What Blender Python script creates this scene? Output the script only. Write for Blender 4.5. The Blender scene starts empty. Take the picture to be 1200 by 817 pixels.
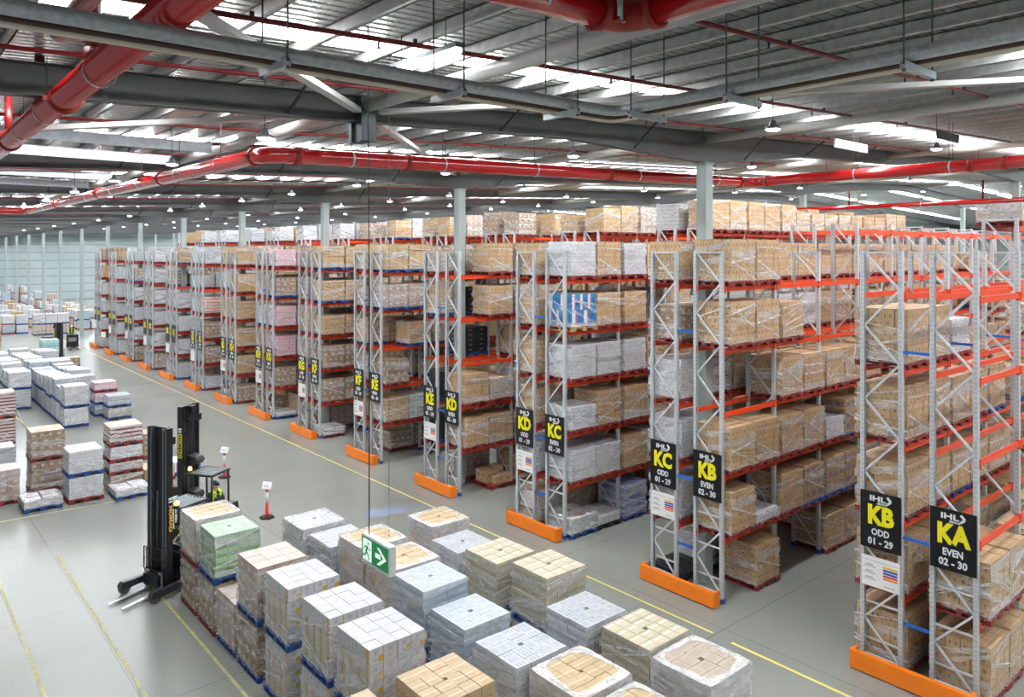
import bpy, bmesh, math, random
from mathutils import Vector, Matrix
SC = bpy.context.scene
COL = SC.collection
# ---------------------------------------------------------------- camera, world, exposure
F = 888.0; CAMH = 9.2
_n = math.hypot(.760, .649); CC = .760/_n; SS = .649/_n
cam = bpy.data.cameras.new('camera'); cam.sensor_width = 36; cam.lens = 36*F/1200
cam.shift_y = -(408.5-295)/1200; cam.clip_start = .1; cam.clip_end = 600
camo = bpy.data.objects.new('camera', cam); COL.objects.link(camo)
camo.location = (0, 0, CAMH); camo.rotation_euler = (math.pi/2, 0, -math.atan2(SS, CC))
SC.camera = camo
SC.view_settings.view_transform = 'Standard'; SC.view_settings.look = 'None'
SC.view_settings.exposure = 0.5; SC.view_settings.gamma = 1; SC.view_settings.use_curve_mapping = False
try:
    SC.cycles.use_denoising = True
    SC.cycles.transparent_max_bounces = 10
    SC.cycles.max_bounces = 7; SC.cycles.diffuse_bounces = 2; SC.cycles.glossy_bounces = 3
    SC.cycles.sample_clamp_indirect = 6
except Exception: pass
W = bpy.data.worlds.new('world'); SC.world = W; W.use_nodes = True
W.node_tree.nodes['Background'].inputs[0].default_value = (.93, .97, 1, 1)
W.node_tree.nodes['Background'].inputs[1].default_value = .25
SKY = 27.0            # radiance of the daylight in the translucent roof sheets
LAMP = 14.0
R = random.Random(7)
PI = math.pi

# ---------------------------------------------------------------- node materials
class NT:
    def __init__(s, name):
        s.m = bpy.data.materials.new(name); s.m.use_nodes = True
        s.t = s.m.node_tree; s.n = s.t.nodes; s.l = s.t.links
        s.b = s.n['Principled BSDF']; s.out = s.n['Material Output']
    def node(s, t, **k):
        o = s.n.new(t)
        for a, v in k.items(): setattr(o, a, v)
        return o
    def put(s, sock, v):
        if isinstance(v, bpy.types.NodeSocket): s.l.new(v, sock)
        elif isinstance(v, tuple) and len(v) == 3 and sock.type == 'RGBA': sock.default_value = (*v, 1)
        else: sock.default_value = v
    def math(s, op, a, b=0.0, c=0.0):
        o = s.node('ShaderNodeMath', operation=op)
        s.put(o.inputs[0], a); s.put(o.inputs[1], b); s.put(o.inputs[2], c); return o.outputs[0]
    def mix(s, f, a, b, bl='MIX'):
        o = s.node('ShaderNodeMix', data_type='RGBA', blend_type=bl)
        s.put(o.inputs[0], f); s.put(o.inputs[6], a); s.put(o.inputs[7], b); return o.outputs[2]
    def noise(s, sc, vec=None, det=3, rough=.55):
        o = s.node('ShaderNodeTexNoise'); o.inputs['Scale'].default_value = sc
        o.inputs['Detail'].default_value = det; o.inputs['Roughness'].default_value = rough
        if vec is not None: s.l.new(vec, o.inputs['Vector'])
        return o.outputs['Fac']
    def obj(s): return s.node('ShaderNodeTexCoord').outputs['Object']
    def uv(s): return s.node('ShaderNodeTexCoord').outputs['UV']
    def geo(s, k): return s.node('ShaderNodeNewGeometry').outputs[k]
    def sep(s, v):
        o = s.node('ShaderNodeSeparateXYZ'); s.l.new(v, o.inputs[0]); return o.outputs
    def mapr(s, v, a, b, c, d):
        o = s.node('ShaderNodeMapRange'); s.put(o.inputs[0], v)
        for i, x in enumerate((a, b, c, d)): o.inputs[1+i].default_value = x
        return o.outputs[0]
    def vscale(s, v, sc):
        o = s.node('ShaderNodeVectorMath', operation='MULTIPLY'); s.l.new(v, o.inputs[0]); o.inputs[1].default_value = sc
        return o.outputs[0]
    def bump(s, h, st=.3, d=.02):
        o = s.node('ShaderNodeBump'); o.inputs['Strength'].default_value = st; o.inputs['Distance'].default_value = d
        s.l.new(h, o.inputs['Height']); s.l.new(o.outputs[0], s.b.inputs['Normal'])
    def set(s, **k):
        al = dict(col='Base Color', rough='Roughness', metal='Metallic', coat='Coat Weight', coatr='Coat Roughness',
                  em='Emission Color', ems='Emission Strength', alpha='Alpha', spec='Specular IOR Level', tr='Transmission Weight')
        for a, v in k.items(): s.put(s.b.inputs[al[a]], v)
        return s
    def rect(s, u, v, u0, u1, v0, v1):
        return s.math('MULTIPLY', s.math('COMPARE', u, (u0+u1)/2, (u1-u0)/2), s.math('COMPARE', v, (v0+v1)/2, (v1-v0)/2))

def srgb(r, g, b):
    f = lambda c: (c/255/12.92) if c/255 <= .04045 else ((c/255+.055)/1.055)**2.4
    return (f(r), f(g), f(b))

def plain(name, c, rough=.5, metal=0.0, var=.12, sc=4.0, **k):
    t = NT(name); f = t.noise(sc, t.obj(), 4)
    d = tuple(x*(1-var) for x in c); l = tuple(min(1, x*(1+var)) for x in c)
    t.set(col=t.mix(t.mapr(f, .3, .7, 0, 1), d, l), rough=rough, metal=metal, **k); return t.m

def emit(name, c, st, base=(.8, .8, .8)):
    t = NT(name); t.set(col=base, em=c, ems=st, rough=.4); return t.m

M = {}
M['steel'] = plain('galvanised_steel', srgb(172, 178, 182), .42, .35, .1, 9)
t = NT('perforated_steel_post'); q = t.sep(t.obj()); f_ = t.noise(9, t.obj(), 3)
yw = t.math('WRAP', q[1], .41, -.41)
hole = t.math('MULTIPLY', t.math('COMPARE', t.math('WRAP', q[2], .1, 0.0), .05, .026), t.math('COMPARE', t.math('ABSOLUTE', yw), .014, .007))
t.set(col=t.mix(t.math('MULTIPLY', hole, .4), t.mix(f_, srgb(184, 189, 193), srgb(210, 214, 217)), srgb(60, 62, 66)), rough=.42, metal=.15); M['post'] = t.m
M['brace'] = plain('galvanised_brace', srgb(208, 211, 214), .45, .1, .08, 9)
M['beam'] = plain('orange_red_beam_paint', srgb(226, 72, 28), .38, 0, .08, 3)
M['guard'] = plain('orange_guard_paint', srgb(250, 132, 22), .35, 0, .05, 3)
M['spacer'] = plain('blue_spacer_paint', srgb(42, 100, 190), .4)
M['foot'] = plain('blue_foot_paint', srgb(35, 75, 150), .5)
M['redpipe'] = plain('red_pipe_paint', srgb(190, 20, 24), .2, 0, .06, 2, coat=1.0, coatr=.1)
M['darkred'] = plain('dark_red_pipe_paint', srgb(112, 10, 16), .35, 0, .08, 2)
M['coupling'] = plain('red_coupling_paint', srgb(150, 36, 24), .4, .1, .15, 14)
M['galv'] = plain('galvanised_pipe', srgb(176, 184, 184), .35, .45, .2, 18)
M['zinc'] = plain('zinc_channel', srgb(185, 195, 200), .4, .4, .12, 12)
M['cream'] = plain('cream_pipe_plastic', srgb(224, 214, 192), .5)
M['brownpipe'] = plain('brown_pipe', srgb(74, 48, 38), .5)
M['rod'] = plain('threaded_rod', srgb(90, 92, 94), .5, .5)
M['rafter'] = plain('grey_rafter_paint', srgb(72, 74, 74), .5, 0, .08, 1.2)
M['tube'] = plain('pale_grey_tube_paint', srgb(188, 188, 184), .45, 0, .06, 1.5)
M['purlin'] = plain('zinc_purlin', srgb(196, 198, 196), .45, .2, .16, 8)
M['column'] = plain('grey_green_column_paint', srgb(160, 172, 170), .5, 0, .05, 1.5)
M['black'] = plain('black_machine_paint', srgb(30, 32, 35), .38, .1, .2, 6)
M['dark'] = plain('dark_grey_metal', srgb(62, 68, 72), .4, .4, .15, 8)
M['rail'] = plain('worn_mast_rail', srgb(112, 118, 122), .3, .7, .15, 10)
M['rubber'] = plain('black_rubber', srgb(25, 25, 26), .75)
M['wheel'] = plain('grey_wheel', srgb(96, 92, 86), .6)
M['forksteel'] = plain('bright_fork_steel', srgb(190, 196, 200), .3, .7)
M['amber'] = emit('amber_beacon_glow', srgb(255, 190, 40), 2.5)
M['white'] = plain('white_plastic', srgb(236, 237, 238), .45, 0, .03)
M['red'] = plain('red_plastic', srgb(200, 28, 32), .4, 0, .05)
M['signblack'] = plain('black_sign_board', srgb(16, 17, 20), .35, 0, .1, 2)
M['signyellow'] = plain('yellow_sign_letter', srgb(240, 228, 20), .5, 0, .03)
M['signwhite'] = plain('white_sign_letter', srgb(232, 234, 238), .5, 0, .03)
M['notice'] = plain('white_notice_board', srgb(240, 238, 236), .5, 0, .03)
for nm, c in dict(n_yellow=(240, 190, 60), n_blue=(60, 70, 170), n_red=(214, 60, 66), n_orange=(235, 140, 50), n_grey=(150, 152, 158)).items():
    M[nm] = plain('notice_'+nm[2:], srgb(*c), .5, 0, .03)
M['exitgreen'] = emit('exit_green_face', srgb(6, 112, 60), .5, srgb(6, 112, 60))
M['exitwhite'] = emit('exit_white_face', srgb(225, 245, 235), .5)
M['exitcase'] = plain('exit_case_plastic', srgb(222, 226, 222), .5, 0, .02)
M['cable'] = plain('black_cable', srgb(40, 40, 42), .6)
M['lampcase'] = plain('lamp_shade_metal', srgb(120, 124, 130), .35, .4)
M['lamplens'] = emit('lamp_lens_light', (.93, .95, 1), LAMP)
M['tubelens'] = emit('fluorescent_tube_light', (1, .97, .98), 9)
M['skin'] = plain('skin', srgb(196, 142, 112), .5)
M['hair'] = plain('dark_hair', srgb(38, 30, 26), .6)
M['navy'] = plain('navy_cloth', srgb(30, 36, 58), .8)
M['hivis'] = plain('hi_vis_cloth', srgb(196, 240, 40), .7, 0, .06)
M['helmet'] = plain('white_helmet', srgb(238, 238, 236), .3)
M['paint_yellow'] = None
t = NT('worn_yellow_floor_paint'); o_ = t.obj()
f_ = t.mapr(t.noise(4.2, o_, 6, .75), .42, .6, 0, 1)
t.set(col=t.mix(f_, srgb(150, 150, 138), srgb(196, 184, 96)), rough=.5); M['paint_yellow'] = t.m
t = NT('yellow_floor_paint'); f_ = t.mapr(t.noise(1.6, t.obj(), 6, .75), .26, .38, 0, 1)
t.set(col=t.mix(f_, srgb(165, 165, 150), srgb(222, 210, 110)), rough=.5); M['paint_yellow2'] = t.m
# concrete floor
t = NT('polished_concrete'); o_ = t.obj(); xyz = t.sep(o_)
a = t.noise(.16, o_, 2, .5); c_ = t.noise(.5, o_, 3, .5); b = t.noise(14, o_, 2, .5)
base = t.mix(a, srgb(112, 116, 110), srgb(152, 154, 147))
base = t.mix(t.math('MULTIPLY', c_, .3), base, srgb(156, 157, 151))
base = t.mix(t.math('MULTIPLY', b, .12), base, srgb(96, 97, 90))
jx = t.math('COMPARE', t.math('WRAP', t.math('ADD', xyz[0], 500.3), 5.8, 0.0), .03, .012)
jy = t.math('COMPARE', t.math('WRAP', t.math('ADD', xyz[1], 501.1), 5.75, 0.0), .03, .012)
base = t.mix(t.math('MULTIPLY', t.math('MAXIMUM', jx, jy), .6), base, srgb(84, 84, 80))
t.set(col=base, rough=.25, spec=.5); M['floor'] = t.m
# reflective roof foil
t = NT('roof_foil'); o_ = t.obj(); q = t.sep(o_)
cr = t.noise(2.2, t.vscale(o_, (1, 2.6, 1)), 4, .6)
rib = t.math('SINE', t.math('MULTIPLY', q[1], 31.4))
f_ = t.noise(1.1, t.vscale(o_, (1.4, .6, 1)), 5, .7)
c0 = t.mix(t.mapr(f_, .35, .65, 0, 1), srgb(190, 190, 186), srgb(246, 246, 242))  # light and dark mottling painted in for the crumpled foil's reflections
lines = t.math('COMPARE', t.math('WRAP', q[1], .2, 0.0), .02, .02)
c0 = t.mix(t.math('MULTIPLY', lines, .55), c0, srgb(92, 92, 90))
t.set(col=c0, rough=.26, metal=.8)
t.bump(t.math('ADD', t.math('MULTIPLY', cr, 1.0), t.math('MULTIPLY', rib, .25)), 1.0, .3); M['foil'] = t.m
t = NT('grey_wall_sheet'); q = t.sep(t.obj())
ln = t.math('COMPARE', t.math('WRAP', q[2], 1.5, 0.0), .06, .06)
f_ = t.noise(.15, t.obj(), 2)
t.set(col=t.mix(ln, t.mix(f_, srgb(150, 166, 168), srgb(184, 196, 196)), srgb(118, 130, 134)), rough=.5); M['wall'] = t.m
M['sky'] = emit('translucent_roof_sheet', (.93, .965, 1), SKY)

# ---------------------------------------------------------------- carton materials
def carton(name, base, marks=(), var=.14, coat=.3, rough=.5, tape=None, xpanel=(), ypanel=(), top=None, topmarks=(), island=.25):
    """printed carton: marks on the sides, topmarks on the lid; xpanel / ypanel print on one pair of sides only"""
    t = NT(name); uv = t.sep(t.uv()); u, v = uv[0], uv[1]
    rnd = t.geo('Random Per Island'); nrm = t.sep(t.node('ShaderNodeTexCoord').outputs['Normal'])
    lid = t.math('GREATER_THAN', nrm[2], .6); side = t.math('SUBTRACT', 1.0, t.math('GREATER_THAN', t.math('ABSOLUTE', nrm[2]), .6))
    fx = t.math('GREATER_THAN', t.math('ABSOLUTE', nrm[0]), .6); fy = t.math('GREATER_THAN', t.math('ABSOLUTE', nrm[1]), .6)
    f = t.noise(5, t.obj(), 4)
    d = tuple(x*(1-var) for x in base); l = tuple(min(1, x*(1+var)) for x in base)
    c = t.mix(t.mapr(f, .3, .7, 0, 1), d, l)
    if top: c = t.mix(lid, c, top)
    c = t.mix(t.math('MULTIPLY', rnd, island), c, tuple(x*.62 for x in base))
    for pl, fc in ((xpanel, fx), (ypanel, fy)):
        for (pc, r, thr) in pl:
            m = t.math('MULTIPLY', t.rect(u, v, *r), fc)
            if thr: m = t.math('MULTIPLY', m, t.math('GREATER_THAN', t.math('FRACT', t.math('MULTIPLY', rnd, 7.3)), thr))
            c = t.mix(m, c, pc)
    if tape: c = t.mix(t.math('MULTIPLY', t.math('MULTIPLY', t.rect(u, v, 0, 1, .46, .54), lid), .6), c, tape)
    if marks or topmarks:
        g = t.math('GREATER_THAN', t.noise(38, t.uv(), 1), .46)
        for ms, fc in ((marks, side), (topmarks, lid)):
            for (mc, r, solid) in ms:
                m = t.math('MULTIPLY', t.rect(u, v, *r), fc)
                c = t.mix(m if solid else t.math('MULTIPLY', t.math('MULTIPLY', m, g), .8), c, mc)
    ed = t.math('MAXIMUM', t.math('GREATER_THAN', t.math('ABSOLUTE', t.math('SUBTRACT', u, .5)), .478),
                t.math('GREATER_THAN', t.math('ABSOLUTE', t.math('SUBTRACT', v, .5)), .474))
    c = t.mix(t.math('MULTIPLY', ed, t.math('SUBTRACT', .55, t.math('MULTIPLY', lid, .38))), c, tuple(x*.35 for x in base))
    t.set(col=c, rough=rough, coat=coat, coatr=.25)
    t.bump(t.noise(9, t.obj(), 3), .12, .02)
    return t.m
DK = srgb(60, 46, 36); GR = srgb(150, 154, 162)
TAN = srgb(200, 168, 128)
YL = srgb(200, 164, 52)
KMAT = {
 'tan': [carton('tan_carton', TAN, [(DK, (.2, .34, .5, .7), 0), (DK, (.62, .78, .5, .7), 0), (DK, (.36, .64, .12, .22), 0)], tape=srgb(222, 200, 166))],
 'tan2': [carton('light_tan_carton', srgb(200, 172, 132), [(DK, (.15, .3, .25, .38), 0), (DK, (.55, .8, .25, .36), 0)], tape=srgb(232, 220, 196), top=srgb(192, 166, 128), topmarks=[(srgb(170, 146, 108), (.3, .7, .15, .35), 0)])],
 'brown': [carton('brown_carton', srgb(168, 144, 120), [(srgb(226, 222, 218), (.1, .5, .3, .62), 0), (DK, (.6, .9, .5, .66), 0)], top=srgb(184, 158, 128))],
 'pinkbrown': [carton('faded_brown_carton', srgb(190, 170, 156), [(DK, (.2, .3, .2, .5), 0), (srgb(232, 230, 228), (.5, .85, .3, .6), 0)], top=srgb(194, 182, 172))],
 'white': [carton('white_carton', srgb(216, 217, 220), [(GR, (.15, .42, .42, .66), 0), (GR, (.58, .84, .42, .66), 0), (srgb(110, 112, 122), (.2, .8, .18, .26), 0)], var=.05, island=.14, top=srgb(196, 197, 201))],  # lid colour set darker than the sides to offset strong light from above
 'yellow': [carton('white_yellow_carton', srgb(198, 198, 200), [(GR, (.3, .62, .55, .85), 0), (GR, (.3, .6, .2, .34), 0)], var=.05, island=.1, top=srgb(186, 186, 187),  # lid colour lowered here too, against the bright roof light
            xpanel=[(YL, (.62, .9, .0, 1.0), .3)], ypanel=[(YL, (.64, 1.0, .1, .5), .45)])],
 'grey': [carton('grey_white_carton', srgb(204, 207, 210), [(srgb(140, 148, 158), (.12, .88, .2, .6), 0)], var=.08, coat=.5, island=.22, top=srgb(190, 193, 197), topmarks=[(srgb(150, 158, 168), (.22, .34, .2, .8), 1), (srgb(150, 158, 168), (.44, .56, .2, .8), 1), (srgb(150, 158, 168), (.66, .78, .2, .8), 1)])],  # sides lighter than the lid, evening out the light from the roof
 'bluegrey': [carton('blue_grey_tray', srgb(190, 200, 210), [(srgb(104, 132, 162), (.05, .95, .1, .55), 0)], var=.08, coat=.5, island=.25, top=srgb(188, 196, 203), topmarks=[(srgb(150, 160, 176), (.22, .32, .2, .8), 1), (srgb(150, 160, 176), (.44, .54, .2, .8), 1), (srgb(150, 160, 176), (.66, .76, .2, .8), 1)])],
 'cream': [carton('cream_tray', srgb(194, 188, 166), [(srgb(140, 134, 104), (.1, .9, .12, .6), 0)], var=.08, coat=.5, island=.3, top=srgb(198, 188, 160), topmarks=[(srgb(232, 228, 206), (.1, .9, .62, .8), 1), (srgb(206, 194, 158), (.25, .7, .2, .45), 0)])],
 'creamgrey': [carton('mottled_cream_tray', srgb(190, 182, 172), [(srgb(132, 122, 118), (.1, .9, .2, .8), 0)], var=.08, coat=.5, island=.3, top=srgb(192, 178, 158), topmarks=[(srgb(168, 152, 142), (.12, .88, .2, .8), 0)])],
 'green': [carton('green_carton', srgb(158, 200, 158), [(srgb(84, 92, 76), (.08, .92, .35, .8), 0), (srgb(206, 196, 160), (.1, .9, .1, .3), 0)], var=.05, island=.15, top=srgb(166, 200, 164), topmarks=[(srgb(120, 160, 116), (.1, .9, .44, .5), 0)])],
 'pink': [carton('pink_carton', srgb(226, 190, 198), [(srgb(208, 140, 158), (.3, .7, .4, .7), 0)], var=.05, island=.12)],
 'redband': [carton('maroon_band_tray', srgb(220, 208, 204), [(srgb(122, 52, 58), (0, 1, .0, .42), 1)], var=.06, island=.15, top=srgb(214, 190, 164))],
 'blue': [carton('blue_carton', srgb(58, 150, 205), [(srgb(232, 236, 242), (0, .3, 0, 1), 1), (srgb(216, 70, 120), (.34, .42, 0, 1), 1), (srgb(22, 80, 150), (.5, .95, .25, .75), 0)], var=.05, top=srgb(210, 220, 232))],
 'bluetan': [carton('tan_carton_blue_print', srgb(190, 158, 120), [(srgb(58, 74, 140), (.15, .85, .3, .78), 0)])],
 'teal': [carton('teal_wrapped_carton', srgb(150, 204, 200), [(srgb(226, 236, 236), (.1, .9, .6, .9), 0)], var=.06, coat=.7)],
 'bag': [carton('white_sack', srgb(222, 222, 226), [], var=.08, coat=.4, topmarks=[(srgb(196, 120, 136), (.25, .6, .3, .6), 0)])],
 'gravel': [carton('pebble_sack', srgb(208, 207, 206), [(srgb(150, 140, 130), (.2, .8, .3, .6), 0)], var=.1, coat=.6, topmarks=[(srgb(140, 116, 92), (.06, .94, .1, .9), 0)])],
 'orange': [carton('orange_white_carton', srgb(232, 220, 212), [(srgb(226, 108, 58), (0, 1, .3, .62), 1)], var=.05)],
 'crate': [carton('black_crate', srgb(46, 48, 54), [(srgb(190, 192, 196), (.3, .6, .4, .6), 0)], coat=.1)],
 'bottle': [carton('blue_bottle_pack', srgb(150, 162, 200), [(srgb(70, 88, 146), (0, 1, .0, .42), 0), (srgb(220, 228, 238), (0, 1, .6, .8), 0)], coat=.7)],
}
PAL = {'blue': plain('blue_pallet_paint', srgb(30, 72, 142), .6, 0, .25, 8), 'red': plain('red_pallet_paint', srgb(136, 42, 38), .6, 0, .25, 8),
       'wood': plain('pallet_wood', srgb(186, 150, 112), .7, 0, .2, 8), 'black': plain('black_pallet_plastic', srgb(38, 38, 42), .6)}
# stretch film: whitish, streaky, partly clear
def film(name, dens, lo, hi):
    t = NT(name); o_ = t.obj()
    f = t.mapr(t.noise(7, t.vscale(o_, (1, 1, 2.6)), 5, .7), lo, hi, 0, dens)
    t.set(col=(.9, .91, .93), rough=.22, alpha=f, coat=.5); return t.m
t = NT('stretch_film_sheet'); o_ = t.obj()
f = t.mapr(t.noise(2.6, t.vscale(o_, (1, 1, 2.2)), 4, .6), .3, .7, .08, .5)
t.set(col=(.93, .935, .95), rough=.2, alpha=f, coat=.6); M['film3'] = t.m
M['film'] = film('stretch_film', .65, .44, .68)
M['film2'] = film('stretch_film_folded', .85, .28, .55)

# ---------------------------------------------------------------- mesh builder
class MB:
    def __init__(s): s.v = []; s.f = []; s.uv = []; s.mi = []; s.sm = []
    def face(s, pts, uv=None, mi=0, sm=False):
        i = len(s.v); s.v += [tuple(p) for p in pts]; s.f.append(tuple(range(i, i+len(pts))))
        s.uv.append(uv or [(0, 0), (1, 0), (1, 1), (0, 1)][:len(pts)] if len(pts) <= 4 else uv or [(0, 0)]*len(pts)); s.mi.append(mi); s.sm.append(sm)
    def hexa(s, p, mi=0, top=None, uvs=None):
        # p: 8 points, bottom ring 0-3 (ccw), top ring 4-7
        i = len(s.v); s.v += [tuple(q) for q in p]
        for k, f in enumerate(((0, 1, 5, 4), (1, 2, 6, 5), (2, 3, 7, 6), (3, 0, 4, 7), (4, 5, 6, 7), (3, 2, 1, 0))):
            s.f.append(tuple(i+a for a in f)); s.mi.append(mi); s.sm.append(False)
            if uvs:
                a, b = (uvs[0], uvs[2]) if k in (0, 2) else (uvs[1], uvs[2]) if k in (1, 3) else (uvs[0], uvs[1])
                s.uv.append([(0, 0), (a, 0), (a, b), (0, b)])
            else: s.uv.append([(0, 0), (1, 0), (1, 1), (0, 1)])
    def box(s, x0, x1, y0, y1, z0, z1, mi=0, m=None, uvs=None):
        p = [Vector(q) for q in ((x0, y0, z0), (x1, y0, z0), (x1, y1, z0), (x0, y1, z0), (x0, y0, z1), (x1, y0, z1), (x1, y1, z1), (x0, y1, z1))]
        if m: p = [m @ q for q in p]
        s.hexa(p, mi, uvs=uvs)
    def bar(s, a, b, w, h, mi=0, up=(0, 0, 1)):
        a = Vector(a); b = Vector(b); d = (b-a).normalized(); u = Vector(up)
        if abs(d.dot(u)) > .95: u = Vector((1, 0, 0))
        r = d.cross(u).normalized(); u = r.cross(d).normalized()
        r = r*w/2; u = u*h/2
        s.hexa([a-r-u, a+r-u, b+r-u, b-r-u, a-r+u, a+r+u, b+r+u, b-r+u], mi)
    def tube(s, pts, r, n=12, mi=0, cap=True):
        pts = [Vector(p) for p in pts]; rr = r if isinstance(r, (list, tuple)) else [r]*len(pts)
        i0 = len(s.v); prev = None
        for k, p in enumerate(pts):
            if k == 0: d = (pts[1]-p).normalized()
            elif k == len(pts)-1: d = (p-pts[k-1]).normalized()
            else:
                d = ((p-pts[k-1]).normalized()+(pts[k+1]-p).normalized()).normalized()
            if prev is None:
                u = Vector((0, 0, 1)) if abs(d.z) < .9 else Vector((1, 0, 0))
            else: u = prev
            x = d.cross(u).normalized(); u = x.cross(d).normalized(); prev = u
            sc = 1.0
            if 0 < k < len(pts)-1:
                ca = (p-pts[k-1]).normalized().dot(d); sc = 1/max(ca, .5)
            for j in range(n):
                a = 2*PI*j/n
                s.v.append(tuple(p+(x*math.cos(a)+u*math.sin(a))*rr[k]))
        for k in range(len(pts)-1):
            for j in range(n):
                a = i0+k*n+j; b = i0+k*n+(j+1) % n
                s.f.append((a, b, b+n, a+n)); s.uv.append([(0, 0), (1, 0), (1, 1), (0, 1)]); s.mi.append(mi); s.sm.append(True)
        if cap:
            for base, rev in ((i0, True), (i0+(len(pts)-1)*n, False)):
                r_ = list(range(base, base+n)); r_ = r_[::-1] if rev else r_
                s.f.append(tuple(r_)); s.uv.append([(.5, .5)]*n); s.mi.append(mi); s.sm.append(False)
    def prism(s, poly, f0, f1, mi=0):
        # poly: list of 2-D points; f0/f1: functions to 3-D for the two ends
        n = len(poly); i = len(s.v)
        s.v += [tuple(f0(*p)) for p in poly]+[tuple(f1(*p)) for p in poly]
        for k in range(n):
            s.f.append((i+k, i+(k+1) % n, i+n+(k+1) % n, i+n+k)); s.uv.append([(0, 0), (1, 0), (1, 1), (0, 1)]); s.mi.append(mi); s.sm.append(False)
        s.f.append(tuple(range(i, i+n))[::-1]); s.uv.append([(.5, .5)]*n); s.mi.append(mi); s.sm.append(False)
        s.f.append(tuple(range(i+n, i+2*n))); s.uv.append([(.5, .5)]*n); s.mi.append(mi); s.sm.append(False)
    def sphere(s, c, r, nu=14, nv=9, mi=0, v0=0.0, v1=1.0):
        c = Vector(c); r = r if isinstance(r, (tuple, list)) else (r, r, r); i = len(s.v)
        for k in range(nv+1):
            th = PI*(v0+(v1-v0)*k/nv)
            for j in range(nu):
                a = 2*PI*j/nu
                s.v.append((c.x+r[0]*math.sin(th)*math.cos(a), c.y+r[1]*math.sin(th)*math.sin(a), c.z+r[2]*math.cos(th)))
        for k in range(nv):
            for j in range(nu):
                s.f.append((i+k*nu+j, i+(k+1)*nu+j, i+(k+1)*nu+(j+1) % nu, i+k*nu+(j+1) % nu)); s.uv.append([(0, 0), (1, 0), (1, 1), (0, 1)]); s.mi.append(mi); s.sm.append(True)
    def mesh(s, name, mats, bevel=0):
        me = bpy.data.meshes.new(name); me.from_pydata(s.v, [], s.f)
        for m in (mats if isinstance(mats, (list, tuple)) else [mats]): me.materials.append(m)
        ul = me.uv_layers.new(name='UVMap')
        flat = [c for f in s.uv for p in f for c in p]
        ul.data.foreach_set('uv', flat)
        me.polygons.foreach_set('material_index', s.mi); me.polygons.foreach_set('use_smooth', s.sm)
        me.validate()
        if bevel:
            bm = bmesh.new(); bm.from_mesh(me); bmesh.ops.remove_doubles(bm, verts=bm.verts, dist=1e-5)
            bmesh.ops.bevel(bm, geom=[e for e in bm.edges if e.is_manifold and e.calc_face_angle(0) > .5], offset=bevel, segments=2, affect='EDGES', clamp_overlap=True)
            bm.to_mesh(me); bm.free()
        me.update(); return me
    def build(s, name, mats, parent=None, bevel=0, loc=None):
        return link(name, s.mesh(name, mats, bevel), parent, loc)
def link(name, me, parent=None, loc=None):
    o = bpy.data.objects.new(name, me); COL.objects.link(o)
    if parent: o.parent = parent
    if loc: o.location = loc
    return o
def tag(o, label, cat, group=None):
    o['label'] = label; o['category'] = cat
    if group: o['group'] = group
    return o
def empty(name, loc=(0, 0, 0), rz=0):
    o = bpy.data.objects.new(name, None); COL.objects.link(o); o.location = loc; o.rotation_euler = (0, 0, rz); o.empty_display_size = .2; return o
def struct(name, b, mat, parent=None, bevel=0):
    o = b.build(name, mat, parent, bevel)
    if not parent: o['kind'] = 'structure'
    return o
def copy_tree(o, parent=None):
    c = o.copy(); COL.objects.link(c); c.parent = parent
    for ch in list(o.children): copy_tree(ch, c)
    return c
def text_mesh(s, size, mat, sx=1.0, bold=.0, ext=.004):
    cu = bpy.data.curves.new('lettering', 'FONT'); cu.body = s; cu.size = size; cu.align_x = 'CENTER'; cu.align_y = 'CENTER'
    cu.extrude = ext; cu.offset = bold*size; cu.resolution_u = 2
    ob = bpy.data.objects.new('lettering', cu); COL.objects.link(ob)
    me = bpy.data.meshes.new_from_object(ob.evaluated_get(bpy.context.evaluated_depsgraph_get()))
    bpy.data.objects.remove(ob); bpy.data.curves.remove(cu)
    for v in me.vertices: v.co.x *= sx
    me.materials.clear(); me.materials.append(mat); me.name = 'lettering'
    return me

# ================================================================ THE BUILDING
FX0, FX1, FY0, FY1 = -3, 112, -15, 166
b = MB(); b.box(FX0, FX1, FY0, FY1, -.2, 0); struct('floor', b, M['floor'])
RIDGE = 60.0
def rt(x):  # purlin underside / rafter top
    return 12.1+.04*(min(x, RIDGE)-7)-.04*max(0, x-RIDGE)
b = MB()
xs = [FX0, RIDGE, FX1]
for i in range(2):
    x0, x1 = xs[i], xs[i+1]; z0, z1 = rt(x0)+.2, rt(x1)+.2
    b.hexa([(x0, FY0, z0), (x1, FY0, z1), (x1, FY1, z1), (x0, FY1, z0), (x0, FY0, z0+.1), (x1, FY0, z1+.1), (x1, FY1, z1+.1), (x0, FY1, z0+.1)])
struct('ceiling', b, M['foil'])
b = MB(); b.box(FX0, FX1, FY1, FY1+.2, 0, 14.6)
struct('wall_back', b, M['wall'])
b = MB(); b.box(FX1, FX1+.2, FY0, FY1, 0, 14.6); struct('wall_right', b, M['wall'])
# translucent roof sheets: strips along the slope
SKYY = [3.8]+[9.9+5.8*i for i in range(27)]+[-2.0, -7.8]
for i, y in enumerate(SKYY):
    b = MB()
    w = .25
    for x0, x1 in ((1.5 if i else 12.8, 17.0), (18.6, 43.6), (45, 59), (61, 70.4), (71.8, 97)):
        z0, z1 = rt(x0)+.185, rt(x1)+.185
        b.hexa([(x0, y-w, z0), (x1, y-w, z1), (x1, y+w, z1), (x0, y+w, z0), (x0, y-w, z0+.01), (x1, y-w, z1+.01), (x1, y+w, z1+.01), (x0, y+w, z0+.01)])
    struct('window_%d' % (i+1), b, M['sky'])
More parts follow.
